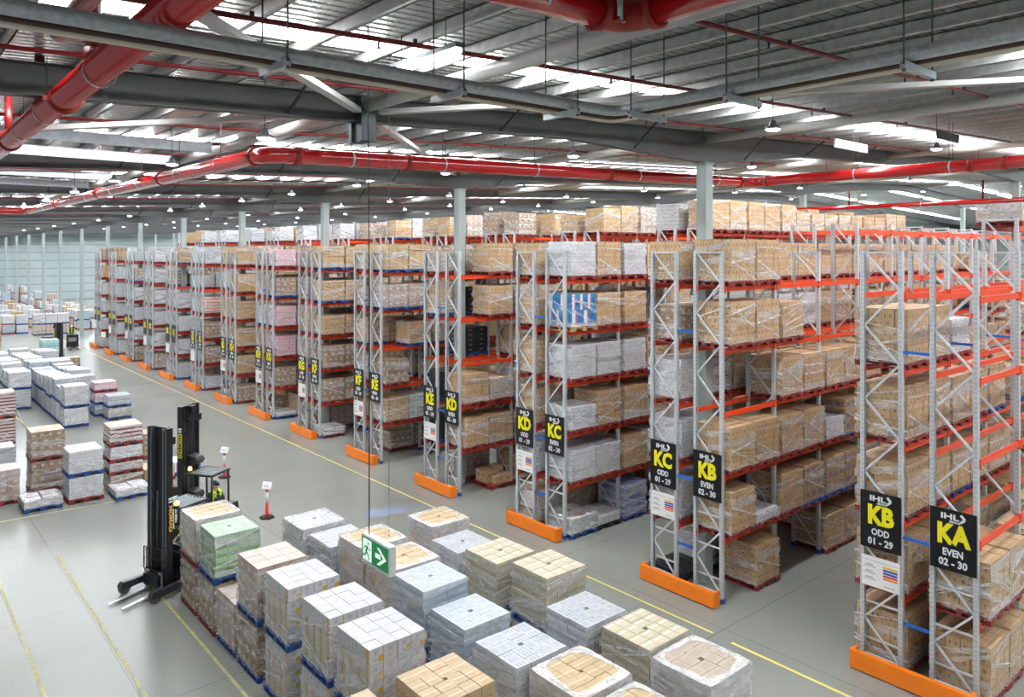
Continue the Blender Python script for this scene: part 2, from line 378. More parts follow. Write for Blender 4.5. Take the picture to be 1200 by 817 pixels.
# purlins (Z-sections along the building)
x = -1.9; pts = []
while x < 64:
    pts.append(x); x += 1.1 if x < 46 else 2.2
for x in pts:
    z = rt(x); b = MB()
    b.box(x-.012, x+.012, FY0, FY1, z, z+.2); b.box(x-.07, x+.012, FY0, FY1, z, z+.012); b.box(x-.012, x+.07, FY0, FY1, z+.188, z+.2)
    b.box(x-.07, x-.06, FY0, FY1, z+.012, z+.03)
    struct('purlin', b, M['purlin'])
# portal rafters
COLX = [17.9, 44.5, 71.1]
BAYY = [1.1, 12.65, 24.15, 35.7, 46.9, 58.3, 69.9, 81.3]+[81.3+11.6*k for k in range(1, 8)]
def depth(x):
    d = min(abs(x-c) for c in (-9.0, 17.9, 44.5, 71.1, 97.8))
    return .85 if d < .2 else (.48+.37*max(0, 1-(d-.2)/5.2))
for k, y in enumerate(BAYY):
    b = MB(); st = [-3, 5, 12.5, 17.7, 18.1, 23.3, 31, 39.1, 44.3, 44.7, 49.9, 60, 65.7, 70.9, 71.3, 76.5, 90, 111.9]
    for x0, x1 in zip(st[:-1], st[1:]):
        t0, t1 = rt(x0), rt(x1); b0, b1 = t0-depth(x0), t1-depth(x1)
        for (hw, a0, a1, c0, c1) in ((.012, b0, b1, t0, t1), (.12, b0, b1, b0+.018, b1+.018), (.12, t0-.018, t1-.018, t0, t1)):
            b.hexa([(x0, y-hw, a0), (x1, y-hw, a1), (x1, y+hw, a1), (x0, y+hw, a0), (x0, y-hw, c0), (x1, y-hw, c1), (x1, y+hw, c1), (x0, y+hw, c0)])
    r_ = struct('rafter', b, M['rafter'])
    if 0 < k < 7:
        for x in (2.3, 5.6, 10.4, 14.8, 19.8, 23.3, 27):
            b = MB(); zb = rt(x)-depth(x)
            b.bar((x, y-.08, zb+.05), (x+.1, y-.85, rt(x)+.1), .04, .04); b.bar((x, y+.08, zb+.05), (x+.1, y+.85, rt(x)+.1), .04, .04)
            b.build('fly_brace', M['dark'], r_)
# columns
for cx in COLX:
    for k, y in enumerate(BAYY):
        if cx == 17.9 and k == 0: continue
        b = MB(); h = rt(cx)-.85
        b.box(cx-.16, cx+.16, y-.16, y-.14, 0, h); b.box(cx-.16, cx+.16, y+.14, y+.16, 0, h); b.box(cx-.145, cx+.145, y-.14, y+.14, 0, h)
        b.box(cx-.2, cx+.2, y-.19, y+.19, 0, .03); b.box(cx-.22, cx+.22, y-.2, y+.2, h-.03, h)
        struct('column', b, M['column'])
# strut tubes between the rafters, and roof cross-bracing
def tube_struct(name, p, q, r, mat=None):
    b = MB(); b.tube([p, q], r, 14); struct(name, b, mat or M['tube'])
for x in (7.1, 17.9, 29.3, 44.5):
    for k in range(0, 10 if x < 30 else 6):
        y0, y1 = BAYY[k]+.14, BAYY[k+1]-.14
        tube_struct('strut_tube', (x, y0, rt(x)-.2), (x, y1, rt(x)-.2), .115)
def brace(x0, y0, x1, y1):
    b = MB(); b.bar((x0, y0, rt(x0)-.3), (x1, y1, rt(x1)-.3), .16, .09); struct('roof_brace', b, M['tube'])
N0 = (7.1, BAYY[1])
for (x1, y1) in ((-2.9, 2.2), (17.5, 1.4), (-2.9, 23.1), (17.5, BAYY[2]-.2)):
    dx, dy = x1-N0[0], y1-N0[1]; l = math.hypot(dx, dy)
    brace(N0[0]+dx/l*.35, N0[1]+dy/l*.35, x1, y1)
b = MB(); b.box(6.95, 7.25, 12.4, 12.52, rt(7.1)-.85, rt(7.1)-.02); b.box(6.95, 7.25, 12.78, 12.9, rt(7.1)-.85, rt(7.1)-.02); b.box(7.0, 7.2, 12.5, 12.8, rt(7.1)-.86, rt(7.1)-.5)
struct('brace_node', b, M['dark'])
# floor paint lines
TR = 0
def line(x0, y0, x1, y1, w=.075, m='paint_yellow'):
    global TR; TR += 1
    b = MB(); d = Vector((x1-x0, y1-y0, 0)).normalized(); n = Vector((-d.y, d.x, 0))*w/2
    a, c = Vector((x0, y0, .002)), Vector((x1, y1, .002)); u = Vector((0, 0, .004))
    b.hexa([a-n, c-n, c+n, a+n, a-n+u, c-n+u, c+n+u, a+n+u]); struct('trim_%d' % TR, b, M[m])
line(15.55, 10.75, 15.62, 95, .06, 'paint_yellow2'); line(15.5, 10.2, 15.4, 3, .08, 'paint_yellow2')
line(2.83, 27, 2.83, 12); line(4.42, 26.5, 4.42, 12); line(6.0, 23, 6.0, 9)
line(6.2, 44, 7.2, 60); line(2.5, 30.95, 8.6, 30.65, .1); line(6.4, 38.5, 6.4, 58)

# ================================================================ PALLET LOADS
def pallet_mesh(c):
    b = MB(); w = .5825
    for i in range(7):
        x = -w+i*(2*w-.1)/6; b.box(x, x+.1, -w, w, .125, .15)
    for y in (-w, -.05, w-.1):
        b.box(-w, w, y, y+.1, .09, .125)
        for x in (-w, -.1, w-.2): b.box(x, x+.2, y, y+.1, .025, .09)
    for x in (-w, -.06, w-.12): b.box(x, x+.12, -w, w, 0, .025)
    return b.mesh('pallet', PAL[c])
PM = {c: pallet_mesh(c) for c in PAL}
# per kind: (nx, ny, layer height, width, pinwheel?, label)
KD = {'tan': (3, 4, .36, 1.12, 0, 'tan carton'), 'tan2': (3, 3, .27, 1.12, 1, 'light tan carton'), 'brown': (3, 4, .24, 1.12, 0, 'brown carton'),
      'pinkbrown': (3, 3, .3, 1.12, 0, 'faded brown carton'), 'white': (4, 4, .3, 1.1, 0, 'white carton'), 'yellow': (4, 4, .3, 1.12, 0, 'white and yellow carton'),
      'grey': (4, 4, .16, 1.12, 1, 'grey-white tray'), 'bluegrey': (3, 3, .19, 1.1, 1, 'pale blue tray'), 'cream': (3, 3, .17, 1.14, 1, 'cream tray'),
      'creamgrey': (3, 3, .17, 1.16, 1, 'mottled cream tray'), 'green': (3, 6, .2, 1.08, 1, 'pale green carton'), 'pink': (3, 3, .34, 1.1, 0, 'pink carton'),
      'redband': (3, 3, .16, 1.14, 0, 'maroon-banded tray'), 'blue': (2, 3, .5, 1.08, 0, 'blue and pink carton'), 'bluetan': (3, 3, .36, 1.12, 0, 'blue-printed tan carton'),
      'teal': (3, 3, .4, 1.12, 0, 'teal wrapped carton'), 'bag': (2, 2, .13, 1.14, 0, 'white sack'), 'gravel': (2, 3, .14, 1.14, 0, 'pebble sack'),
      'orange': (2, 2, .2, 1.1, 0, 'orange-striped carton'), 'crate': (2, 2, .22, 1.1, 0, 'black crate'), 'bottle': (3, 3, .27, 1.12, 0, 'blue bottle pack')}
CM = {}
def carton_mesh(kind, h, var, detail=True):
    key = (kind, round(h, 2), var)
    if key in CM: return CM[key]
    nx, ny, lh, w, pin, lab = KD[kind]; r = random.Random(str(key)); b = MB(); hw = w/2
    nl = max(1, round(h/lh)); lh = h/nl
    soft = kind in ('bag', 'gravel')
    for l in range(nl):
        z0 = .152+l*lh; jj = .002 if kind in ('yellow', 'white', 'pinkbrown', 'brown', 'green', 'cream', 'bluegrey') else .005; j = lambda: r.uniform(-jj, jj); top = l == nl-1
        ox, oy = r.uniform(-.012, .012), r.uniform(-.012, .012); g = .003
        zz = z0+lh-.002
        cells = []
        if pin:
            hole = .09 if kind != 'tan2' else .07
            A, B = hw+hole/2, hw-hole/2
            # pinwheel blocks around a central gap
            blocks = [(-hw, -hw, A, B, 0), (-hw+A, -hw, B, A, 1), (-hw+B, -hw+A, A, B, 0), (-hw, -hw+B, B, A, 1)]
            for (x, y, bw, bh, o) in blocks:
                kx, ky = (2, nx-1) if not o else (nx-1, 2)
                if l % 2: kx, ky = ky, kx
                for ix in range(kx):
                    for iy in range(ky): cells.append((x+bw*ix/kx, x+bw*(ix+1)/kx, y+bh*iy/ky, y+bh*(iy+1)/ky, True))
        else:
            ax, ay = (nx, ny) if l % 2 == 0 else (ny, nx)
            for ix in range(ax):
                for iy in range(ay):
                    edge = ix in (0, ax-1) or iy in (0, ay-1)
                    cells.append((-hw+w*ix/ax, -hw+w*(ix+1)/ax, -hw+w*iy/ay, -hw+w*(iy+1)/ay, edge))
        for (x0, x1, y0, y1, edge) in cells:
            if not (edge or top): continue
            a, c, dz = j()+ox, j()+oy, r.uniform(-.004, .003) if top else 0
            if soft:
                q = .02
                b.hexa([(x0+q+a, y0+q+c, z0), (x1-q+a, y0+q+c, z0), (x1-q+a, y1-q+c, z0), (x0+q+a, y1-q+c, z0),
                        (x0+q*1.6+a, y0+q*1.6+c, zz+r.uniform(-.02, .01)), (x1-q*1.6+a, y0+q*1.6+c, zz+r.uniform(-.02, .01)), (x1-q*1.6+a, y1-q*1.6+c, zz+r.uniform(-.02, .01)), (x0+q*1.6+a, y1-q*1.6+c, zz+r.uniform(-.02, .01))])
            else:
                b.box(x0+g+a, x1-g+a, y0+g+c, y1-g+c, z0, zz+dz)
    me = b.mesh('cartons', KMAT[kind]); CM[key] = me; return me
WM = {}
def wrap_mesh(kind, h, var, style):
    key = (round(KD[kind][3], 2), round(h, 2), var, style)
    if key in WM: return WM[key]
    r = random.Random('w'+str(key)); b = MB(); e = KD[kind][3]/2+.022; z0, z1 = .155, .152+h
    def side(k, pts, mi):
        P = []
        for (a, z, o) in pts:
            q = e+o
            P.append([(a, -q, z), (q, a, z), (-a, q, z), (-q, -a, z)][k])
        b.face(P, mi=mi)
    off = 0
    for k in range(4):
        nb = {'light': 5, 'heavy': 9, 'skirt': 7}[style]
        for i in range(nb):
            off += .0006
            za = r.uniform(z0, z1-.1); sl = r.uniform(-.75, .75)*h*.8; wd = r.choice((.015, .03, .045, .1, .2))
            zb = min(max(za+sl, z0), z1-.06)
            side(k, [(-e, za, off), (e, zb, off), (e, min(zb+wd, z1), off), (-e, min(za+wd, z1), off)], 1 if wd < .05 else 2)
        # film gathered at the foot of the load
        off += .0006
        side(k, [(-e, z0-.03, off), (e, z0-.03, off), (e, z0+r.uniform(.04, .2), off), (-e, z0+r.uniform(.04, .2), off)], 0)
        if style == 'skirt':
            off += .0006
            side(k, [(-e, z1-h*.5, off), (e, z1-h*r.uniform(.4, .6), off), (e, z1, off), (-e, z1, off)], 2); off += .0006; side(k, [(-e, z1-h*.9, off), (e, z1-h*.9, off), (e, z1, off), (-e, z1, off)], 2)
            if var == 0: off += .0006; side(k, [(-e, z1-h*.5, off), (e, z1-h*.5, off), (e, z1, off), (-e, z1, off)], 0)
    if style == 'skirt':
        # film folded over the top edge, its inner rim ragged
        n = 32; zt = z1+.006; e2 = e+.012
        def rim(a, q, p):
            c, s_ = math.cos(a), math.sin(a); m = (abs(c)**p+abs(s_)**p)**(-1/p); return c*m*q, s_*m*q
        ph = r.uniform(0, 6)
        for i in range(n):
            a0, a1 = 2*PI*i/n, 2*PI*(i+1)/n
            w0 = .82+.05*math.sin(3*a0+ph)+.03*math.sin(7*a0); w1 = .82+.05*math.sin(3*a1+ph)+.03*math.sin(7*a1)
            if style == 'heavy': w0, w1 = w0+.1, w1+.1
            o0, o1, i0, i1 = rim(a0, e2, 14), rim(a1, e2, 14), rim(a0, e*w0, 5), rim(a1, e*w1, 5)
            b.face([(*o0, zt-.012), (*o1, zt-.012), (*i1, zt), (*i0, zt)], mi=1)
            b.face([(*o0, zt-.01), (*o1, zt-.01), (*i1, zt+.002), (*i0, zt+.002)], mi=2)
    me = b.mesh('stretch_wrap', [M['film'], M['film2'], M['film3']]); WM[key] = me; return me
VK = ['']
def load(x, y, z, kind, h, pc='red', rz=0.0, style='light', var=None, label='', group=None, tilt=0, top=True):
    """a wrapped pallet load; (x, y) its centre, z the height it stands at"""
    var = R.randrange(3) if var is None else var
    o = empty('pallet_load', (x, y, z), rz); o['vk'] = VK[0]
    link('pallet', PM[pc], o)
    link('cartons', carton_mesh(kind, h, var), o)
    if style: link('stretch_wrap', wrap_mesh(kind, h, var, style), o)
    tag(o, label, 'pallet load', group)
    return o

# ================================================================ RACKS
YC = [6.68, 12.65, 18.5, 24.15, 29.85, 35.7, 41.3, 46.9, 52.65, 58.3, 64.2, 69.9, 75.6, 81.3]
LET = 'ABCDEFGHIJKLMNOP'
XF = 17.05; BAY = 2.54; NB = 10
LEV = [0, 1.68, 3.33, 4.98, 6.63, 8.28, 9.93]
FT = 9.22
def frame_meshes(top):
    b = MB()
    for y in (0, .82):
        b.box(-.05, -.042, y-.045, y+.045, .01, top); b.box(.042, .05, y-.045, y+.045, .01, top); yy = y-.045 if y == 0 else y+.037
        b.box(-.042, .042, yy, yy+.008, .01, top)
        b.box(-.07, .07, y-.07, y+.07, 0, .012, 2); b.box(-.056, .056, y-.052, y+.052, .012, .12, 2)
    posts = b.mesh('upright_frame', [M['post'], M['dark'], M['foot']])
    b = MB(); zt = top-.04; b.bar((0, .03, zt), (0, .79, zt), .05, .04); b.bar((0, .03, .22), (0, .79, .22), .05, .04)
    nz = 11; dz = (zt-.22)/nz; sd = 1
    for k in range(nz):
        z = zt-k*dz; y0, y1 = (.03, .79) if sd == 0 else (.79, .03)
        b.bar((0, y0, z), (0, y1, z-dz), .035, .045); sd = 1-sd
        if z-dz < 2.4: b.bar((.02, .03, z-dz*.55), (.02, .79, z-dz*.55), .035, .04)
    return posts, b.mesh('bracing', M['brace'])
FMS = {0: frame_meshes(FT), 1: frame_meshes(10.15)}
bb = MB(); L2 = BAY-.1
bb.box(0, L2, -.025, .025, -.12, 0); bb.box(0, L2, -.04, -.025, -.12, -.06)
bb.box(-.012, .03, -.05, .04, -.17, .03); bb.box(L2-.03, L2+.012, -.05, .04, -.17, .03)
BEAM_M = bb.mesh('shelf_beam', M['beam'])
def lettering(parent, s, size, mat, y, z, xoff, sx, bold):
    me = text_mesh(s, size, mat, sx, bold); o = link('lettering', me, parent)
    o.rotation_euler = (PI/2, 0, -PI/2); o.location = (xoff, y, z); return o
LM = {}
def sign(parent, y, code, word, rng, n):
    z0, z1 = 2.63, 3.89; x = XF-.066
    b = MB(); b.box(x-.008, x, y-.44, y+.44, z0, z1); s = b.build('sign_board', M['signblack'], parent, bevel=.003)
    def put(txt, size, mat, z, sx, bold, nm='lettering', yo=0):
        k = (txt, size, mat)
        if k not in LM: LM[k] = text_mesh(txt, size, M[mat], sx, bold)
        o = link(nm, LM[k], s); o.rotation_euler = (PI/2, 0, -PI/2); o.location = (x-.012, y+yo, z)
    put(code, .56, 'signyellow', z1-.53, .82, .05)
    if n < 9:
        put(word, .2, 'signwhite', z1-.89, .84, .03); put(rng, .205, 'signwhite', z1-1.1, .92, .03)
        put('IHL', .16, 'signwhite', z1-.15, 1.5, .03, 'logo', .06)
        put('GROUP', .055, 'signwhite', z1-.245, 1.2, .03, 'logo', -.04)
        b = MB()
        for (p, q) in (((-.15, .085), (-.225, .0)), ((-.225, .0), (-.15, -.07))):
            b.bar((x-.012, y+p[0], z1-.15+p[1]), (x-.012, y+q[0], z1-.15+q[1]), .05, .008, up=(1, 0, 0))
        b.build('logo', M['signwhite'], s)
def notice(parent, y, n):
    x = XF-.066; z0, z1 = 1.78, 2.45
    b = MB(); b.box(x-.006, x, y-.41, y+.41, z0, z1); s = b.build('notice_board', M['notice'], parent)
    if n > 7: return
    b = MB(); X0, X1 = x-.009, x-.006
    for i, c in enumerate((0, 1, 0, 2, 3)): b.box(X0, X1, y-.36, y-.06, z1-.2-i*.062, z1-.155-i*.062, [0, 1, 2, 3][c] if i != 2 else 1)
    for i in range(3):
        b.box(X0, X1, y+.1, y+.36, z1-.24-i*.14, z1-.225-i*.14, 4); b.box(X0, X1, y+.16, y+.32, z1-.2-i*.14, z1-.18-i*.14, 4)
    b.box(X0, X1, y-.38, y+.38, z1-.1, z1-.092, 4); b.box(X0, X1, y-.3, y-.08, z0+.07, z0+.085, 4)
    b.build('notice_print', [M['n_yellow'], M['n_blue'], M['n_red'], M['n_orange'], M['n_grey']], s)
def guard_mesh():
    b = MB(); h = .42; y = 1.22
    for (x0, x1, y0, y1) in ((0, .07, -y, y), (.07, .3, -y, -y+.07), (.07, .3, y-.07, y)): b.box(x0, x1, y0, y1, .02, h)
    b.box(.07, .16, -y+.07, y-.07, .0, .04); b.box(.07, .12, -y+.07, y-.07, h-.05, h)
    return b.mesh('end_guard', M['guard'], .012)
GM = guard_mesh()
ORD = ['first', 'second', 'third', 'fourth', 'fifth', 'sixth', 'seventh', 'eighth', 'ninth', 'tenth', 'eleventh', 'twelfth', 'thirteenth', 'fourteenth', 'fifteenth', 'sixteenth', 'seventeenth', 'eighteenth', 'nineteenth', 'twentieth']
for n, yc in enumerate(YC):
    odd, ev = 'K'+LET[n+1], 'K'+LET[n]
    rk = empty('pallet_rack', (0, 0, 0))
    tag(rk, ('double pallet rack with orange end guard, signed %s ODD and %s EVEN' % (odd, ev)) if n < 6 else
        ('%s double pallet rack from the right, with small yellow-lettered end signs' % ORD[n]), 'pallet rack', 'pallet racks along the aisle')
    link('end_guard', GM, rk, (16.56, yc, 0))
    rest = MB(); nbeam = 0
    for side in (0, 1):   # 0 even (near, Y-), 1 odd
        y0 = yc-1.14 if side == 0 else yc+.32
        for k in range(NB+1):
            tall = 1 if k >= 3 else 0; x = XF+k*BAY
            f = link('upright_frame', FMS[tall][0], rk, (x, y0, 0)); link('bracing', FMS[tall][1], f)
        for k in range(NB):
            for l in range(1, 7):
                if l == 6 and k < 3: continue
                for back in (0, 1):
                    y = y0-.03 if (back == 0) == (side == 0) else y0+.85
                    yy = y0-.02 if not back else y0+.84
                    m = 1 if not back else -1
                    indiv = (k < 2 or (side == 0 and not back and k < 8)) and n < 7 or (n >= 7 and k < 1)
                    if indiv and nbeam < 98:
                        nbeam += 1
                        o = link('shelf_beam', BEAM_M, rk, (XF+k*BAY+.05, yy, LEV[l]))
                        if back: o.rotation_euler = (0, 0, PI); o.location.x += L2
                    else:
                        x0 = XF+k*BAY+.05
                        rest.box(x0, x0+L2, yy-.03, yy+.03, LEV[l]-.12, LEV[l])
        sign(rk, y0+.41, ev if side == 0 else odd, 'EVEN' if side == 0 else 'ODD', '02 - 30' if side == 0 else '01 - 29', n)
        if side == 1: notice(rk, y0+.41, n)
    o = rest.build('shelf_beam', M['beam'], rk); o['kind'] = 'stuff'
    for k in range(0, 3 if n < 6 else 1):
        for z in ((1.15, 3.0, 7.0) if k == 0 else (7.0, 1.15)):
            b = MB(); b.box(XF+k*BAY-.03, XF+k*BAY+.03, yc-.27, yc+.27, z, z+.06); b.build('row_spacer', M['spacer'], rk)

# ---- what stands on the racks.  key: (rack, side, bay, position, level) -> kind, height, pallet or None
SPEC = {}
def sp(n, s, cells, kind, h=1.06, pc='red', style='light'):
    for (k, p, l) in cells: SPEC[(n, s, k, p, l)] = (kind, h, pc, style) if kind else None
E_, O_ = 0, 1
# default fill
RF = random.Random(31)
pal = {0: ['tan'], 1: ['tan', 'tan', 'tan', 'bluetan'], 2: ['tan', 'tan', 'white', 'tan', 'grey'], 3: ['tan', 'tan', 'pinkbrown'], 4: ['tan', 'tan2', 'brown', 'pinkbrown'],
       5: ['brown', 'brown', 'tan', 'pinkbrown'], 6: ['brown', 'tan', 'pink', 'white', 'pinkbrown'], 7: ['brown', 'tan', 'pinkbrown', 'white'], 8: ['brown', 'white', 'grey', 'tan'], 9: ['white', 'grey', 'tan', 'brown', 'white'],
       10: ['white', 'white', 'brown', 'grey'], 11: ['white', 'white', 'brown', 'grey'], 12: ['white', 'white', 'brown', 'grey', 'tan'], 13: ['white', 'white', 'brown', 'tan', 'grey']}
for n in range(14):
    for s in (0, 1):
        for k in range(NB):
            for p in (0, 1):
                for l in range(0, 7):
                    if l == 6 and k < 3: continue
                    occ = .88 if l < 6 else (.85 if n >= 2 else .12)
                    kind = RF.choice(pal[n]); q = RF.random(); hh = RF.choice((1.06, 1.06, 1.06, 1.0, 1.12, .78)); pc = RF.choice(('red', 'red', 'red', 'blue')) ; st = RF.choice(('light', 'light', 'heavy'))
                    if l == 6: hh = RF.choice((1.06, 1.06, .8, 1.2))
                    SPEC[(n, s, k, p, l)] = (kind, hh, pc, st) if q < occ else None
A2 = lambda l: [(0, 0, l), (0, 1, l)]
# rack signed KB ODD / KA EVEN
sp(0, E_, [(0, 0, 0), (0, 1, 0)], 'tan', 1.08); sp(0, E_, A2(1), 'tan', 1.08, 'red', 'heavy')
for l in (2, 3, 4, 5): sp(0, E_, [(k, p, l) for k in range(10) for p in (0, 1)], None)
sp(0, O_, A2(0)+A2(1)+A2(2)+A2(3), 'tan', 1.1, 'red', 'light'); sp(0, O_, A2(4), 'tan', 1.16, 'red', 'heavy')
sp(0, O_, [(k, p, 5) for k in range(10) for p in (0, 1)], None); sp(0, O_, [(k, p, 4) for k in (1, 2, 3) for p in (0, 1)], None)
sp(0, O_, [(1, 0, 4)], 'white', .8)
sp(0, O_, [(3, 0, 6), (3, 1, 6)], 'tan2', .5, 'red', 'skirt')
sp(0, E_, [(k, p, 6) for k in range(3, 10) for p in (0, 1)], None)
# KC ODD / KB EVEN
sp(1, E_, [(0, 0, 0), (0, 1, 1)], None); sp(1, E_, [(0, 1, 0)], 'tan', 1.06); sp(1, E_, [(0, 0, 1)], 'tan', 1.06)
sp(1, E_, [(0, 1, 1)], 'bag', .26, 'red'); sp(1, E_, A2(2), 'tan', 1.1, 'red'); sp(1, E_, A2(3), None); sp(1, E_, A2(4), 'tan', 1.1); sp(1, E_, A2(5), 'tan', 1.1)
sp(1, E_, [(1, 0, 0)], None); sp(1, E_, [(1, 1, 0)], None); sp(1, E_, [(2, 0, 0), (2, 1, 0)], 'tan', 1.0)
sp(1, E_, [(1, 0, 1)], 'tan', 1.06); sp(1, E_, [(1, 1, 1)], 'bluetan', 1.06, 'blue'); sp(1, E_, [(1, 0, 2), (1, 1, 2)], 'tan', 1.06, 'red', 'heavy')
sp(1, E_, [(1, 0, 3), (1, 1, 3), (2, 0, 3), (2, 1, 3)], 'tan', 1.06, 'red', 'heavy'); sp(1, E_, [(1, 0, 4)], 'tan', 1.0, 'red', 'heavy')
sp(1, E_, [(1, 1, 4), (2, 0, 4), (2, 1, 4)], None); sp(1, E_, [(k, p, 5) for k in range(1, 10) for p in (0, 1)], None)
sp(1, E_, [(k, p, 6) for k in range(3, 10) for p in (0, 1)], None); sp(1, O_, [(k, p, 6) for k in range(3, 10) for p in (0, 1)], None); sp(1, E_, [(k, p, 4) for k in range(3, 8) for p in (0, 1)], None)
sp(1, E_, [(2, 0, 2)], 'white', .6); sp(1, E_, [(2, 1, 2), (2, 0, 1), (2, 1, 1)], 'bluetan', 1.06, 'blue')
sp(1, O_, [(0, 0, 0)], None); sp(1, O_, [(0, 1, 0)], 'white', .85, 'blue'); sp(1, O_, [(0, 0, 1), (0, 0, 2), (0, 1, 1)], 'white', 1.06, 'red'); sp(1, O_, [(0, 0, 3)], 'white', 1.06, 'red', 'heavy'); sp(1, O_, [(0, 1, 2), (0, 1, 3)], 'white', 1.0, 'red', 'heavy')
sp(1, O_, A2(4), 'brown', .9); sp(1, O_, A2(5), 'tan', 1.06); sp(1, O_, [(1, 0, 4), (1, 1, 4)], None); sp(1, O_, [(1, 0, 5), (1, 1, 5), (2, 0, 5)], None); sp(1, O_, [(2, 0, 4), (2, 1, 4)], 'white', 1.06)
sp(1, O_, [(k, p, 5) for k in range(2, 8) for p in (0, 1)], 'tan', 1.06)
# KD ODD / KC EVEN
sp(2, E_, [(0, 0, 0)], 'gravel', .5, 'blue', 'skirt'); sp(2, E_, [(0, 1, 0)], 'white', .28, 'black', None); sp(2, E_, [(1, 0, 0)], 'bottle', 1.08, 'blue', 'heavy'); sp(2, E_, [(1, 1, 0)], None)
sp(2, E_, A2(1), 'white', .98, 'red'); sp(2, E_, [(1, 0, 1)], 'tan', 1.06); sp(2, E_, [(0, 0, 2)], 'white', .72, 'red', 'heavy'); sp(2, E_, [(0, 1, 2), (1, 0, 2)], 'tan', 1.1, 'red', 'heavy')
sp(2, E_, A2(3)+[(1, 0, 3)], 'white', 1.06, 'red'); sp(2, E_, [(0, 0, 4)], 'blue', 1.06, 'wood'); sp(2, E_, [(0, 1, 4), (1, 0, 4)], 'tan', 1.06); sp(2, E_, [(0, 0, 5)], 'white', 1.1); sp(2, E_, [(0, 1, 5)], 'tan', 1.1); sp(2, E_, [(1, 0, 5)], 'grey', 1.06, 'red', 'heavy')
sp(2, E_, [(k, p, 6) for k in (3, 4) for p in (0, 1)]+[(5, 0, 6)], 'tan', 1.15, 'red'); sp(2, E_, [(k, p, 6) for k in (5, 6, 7, 8) for p in (0, 1)][1:], 'tan', .85, 'red', 'heavy')
sp(2, O_, [(0, 0, 0)], 'tan2', .95, 'red', 'skirt'); sp(2, O_, [(0, 0, 1)], 'white', 1.0); sp(2, O_, [(0, 0, 2), (0, 0, 3)], 'tan', 1.1); sp(2, O_, [(0, 0, 4)], 'tan', .8); sp(2, O_, [(0, 0, 5)], 'tan', 1.06)
# KE ODD / KD EVEN
sp(3, E_, [(0, 0, 0), (0, 0, 3), (0, 1, 3), (0, 0, 4), (0, 0, 5), (0, 1, 0)], None); sp(3, E_, A2(1), 'tan', 1.06, 'red'); sp(3, E_, [(0, 0, 2)], 'tan', 1.06); sp(3, E_, [(0, 1, 2)], 'tan', .8, 'red', 'skirt')
sp(3, E_, [(0, 1, 4), (0, 1, 5)], 'tan', 1.1)
sp(3, O_, [(0, 0, 2), (0, 0, 1)], 'crate', 1.0, 'blue', None); sp(3, O_, [(0, 1, 3), (0, 1, 4)], 'crate', 1.0, 'blue', None); sp(3, O_, [(0, 0, 0), (0, 0, 3)], None)
# KF ODD / KE EVEN
sp(4, E_, A2(0)+A2(3)+[(0, 1, 2)], None); sp(4, E_, [(0, 0, 1)], 'tan', 1.0, 'red', 'heavy'); sp(4, E_, [(0, 1, 1)], 'grey', 1.0, 'red', 'heavy'); sp(4, E_, [(0, 0, 2)], 'brown', 1.0)
sp(4, E_, [(0, 1, 3)], 'tan', .95, 'blue'); sp(4, E_, A2(4), 'pinkbrown', 1.0, 'blue', 'heavy'); sp(4, E_, A2(5), 'tan2', 1.1, 'blue')
# KG ODD / KF EVEN
sp(5, E_, [(0, 0, 0)], 'bag', .35, 'red'); sp(5, E_, [(0, 1, 0)], None); sp(5, E_, A2(1)+A2(2), 'brown', 1.06); sp(5, E_, A2(3), 'tan', .9); sp(5, E_, A2(4), 'tan', 1.0, 'blue', 'heavy'); sp(5, E_, A2(5), 'tan2', 1.06, 'blue')
sp(6, E_, [(0, 0, 0)], 'white', .2, 'blue'); sp(6, E_, A2(1), 'brown', 1.0); sp(6, E_, A2(2)+A2(3), 'pink', 1.06); sp(6, E_, A2(4), 'brown', 1.0, 'blue'); sp(6, E_, A2(5), 'pink', .9)
sp(7, E_, A2(0), 'brown', .9); sp(7, E_, A2(1)+A2(2)+A2(3), 'tan', 1.06); sp(7, E_, A2(4)+A2(5), 'tan', 1.06)
sp(8, E_, A2(3), 'orange', 1.0); sp(8, E_, A2(1)+A2(2), 'brown', 1.06); sp(8, E_, A2(0), 'grey', .7)
for n in (9, 10, 11, 12, 13): sp(n, E_, A2(1)+A2(2)+A2(3), 'white', 1.06)
LEVW = [' on floor', ', first shelf', ', second shelf', ', third shelf', ', fourth shelf', ', fifth shelf', ', top shelf']
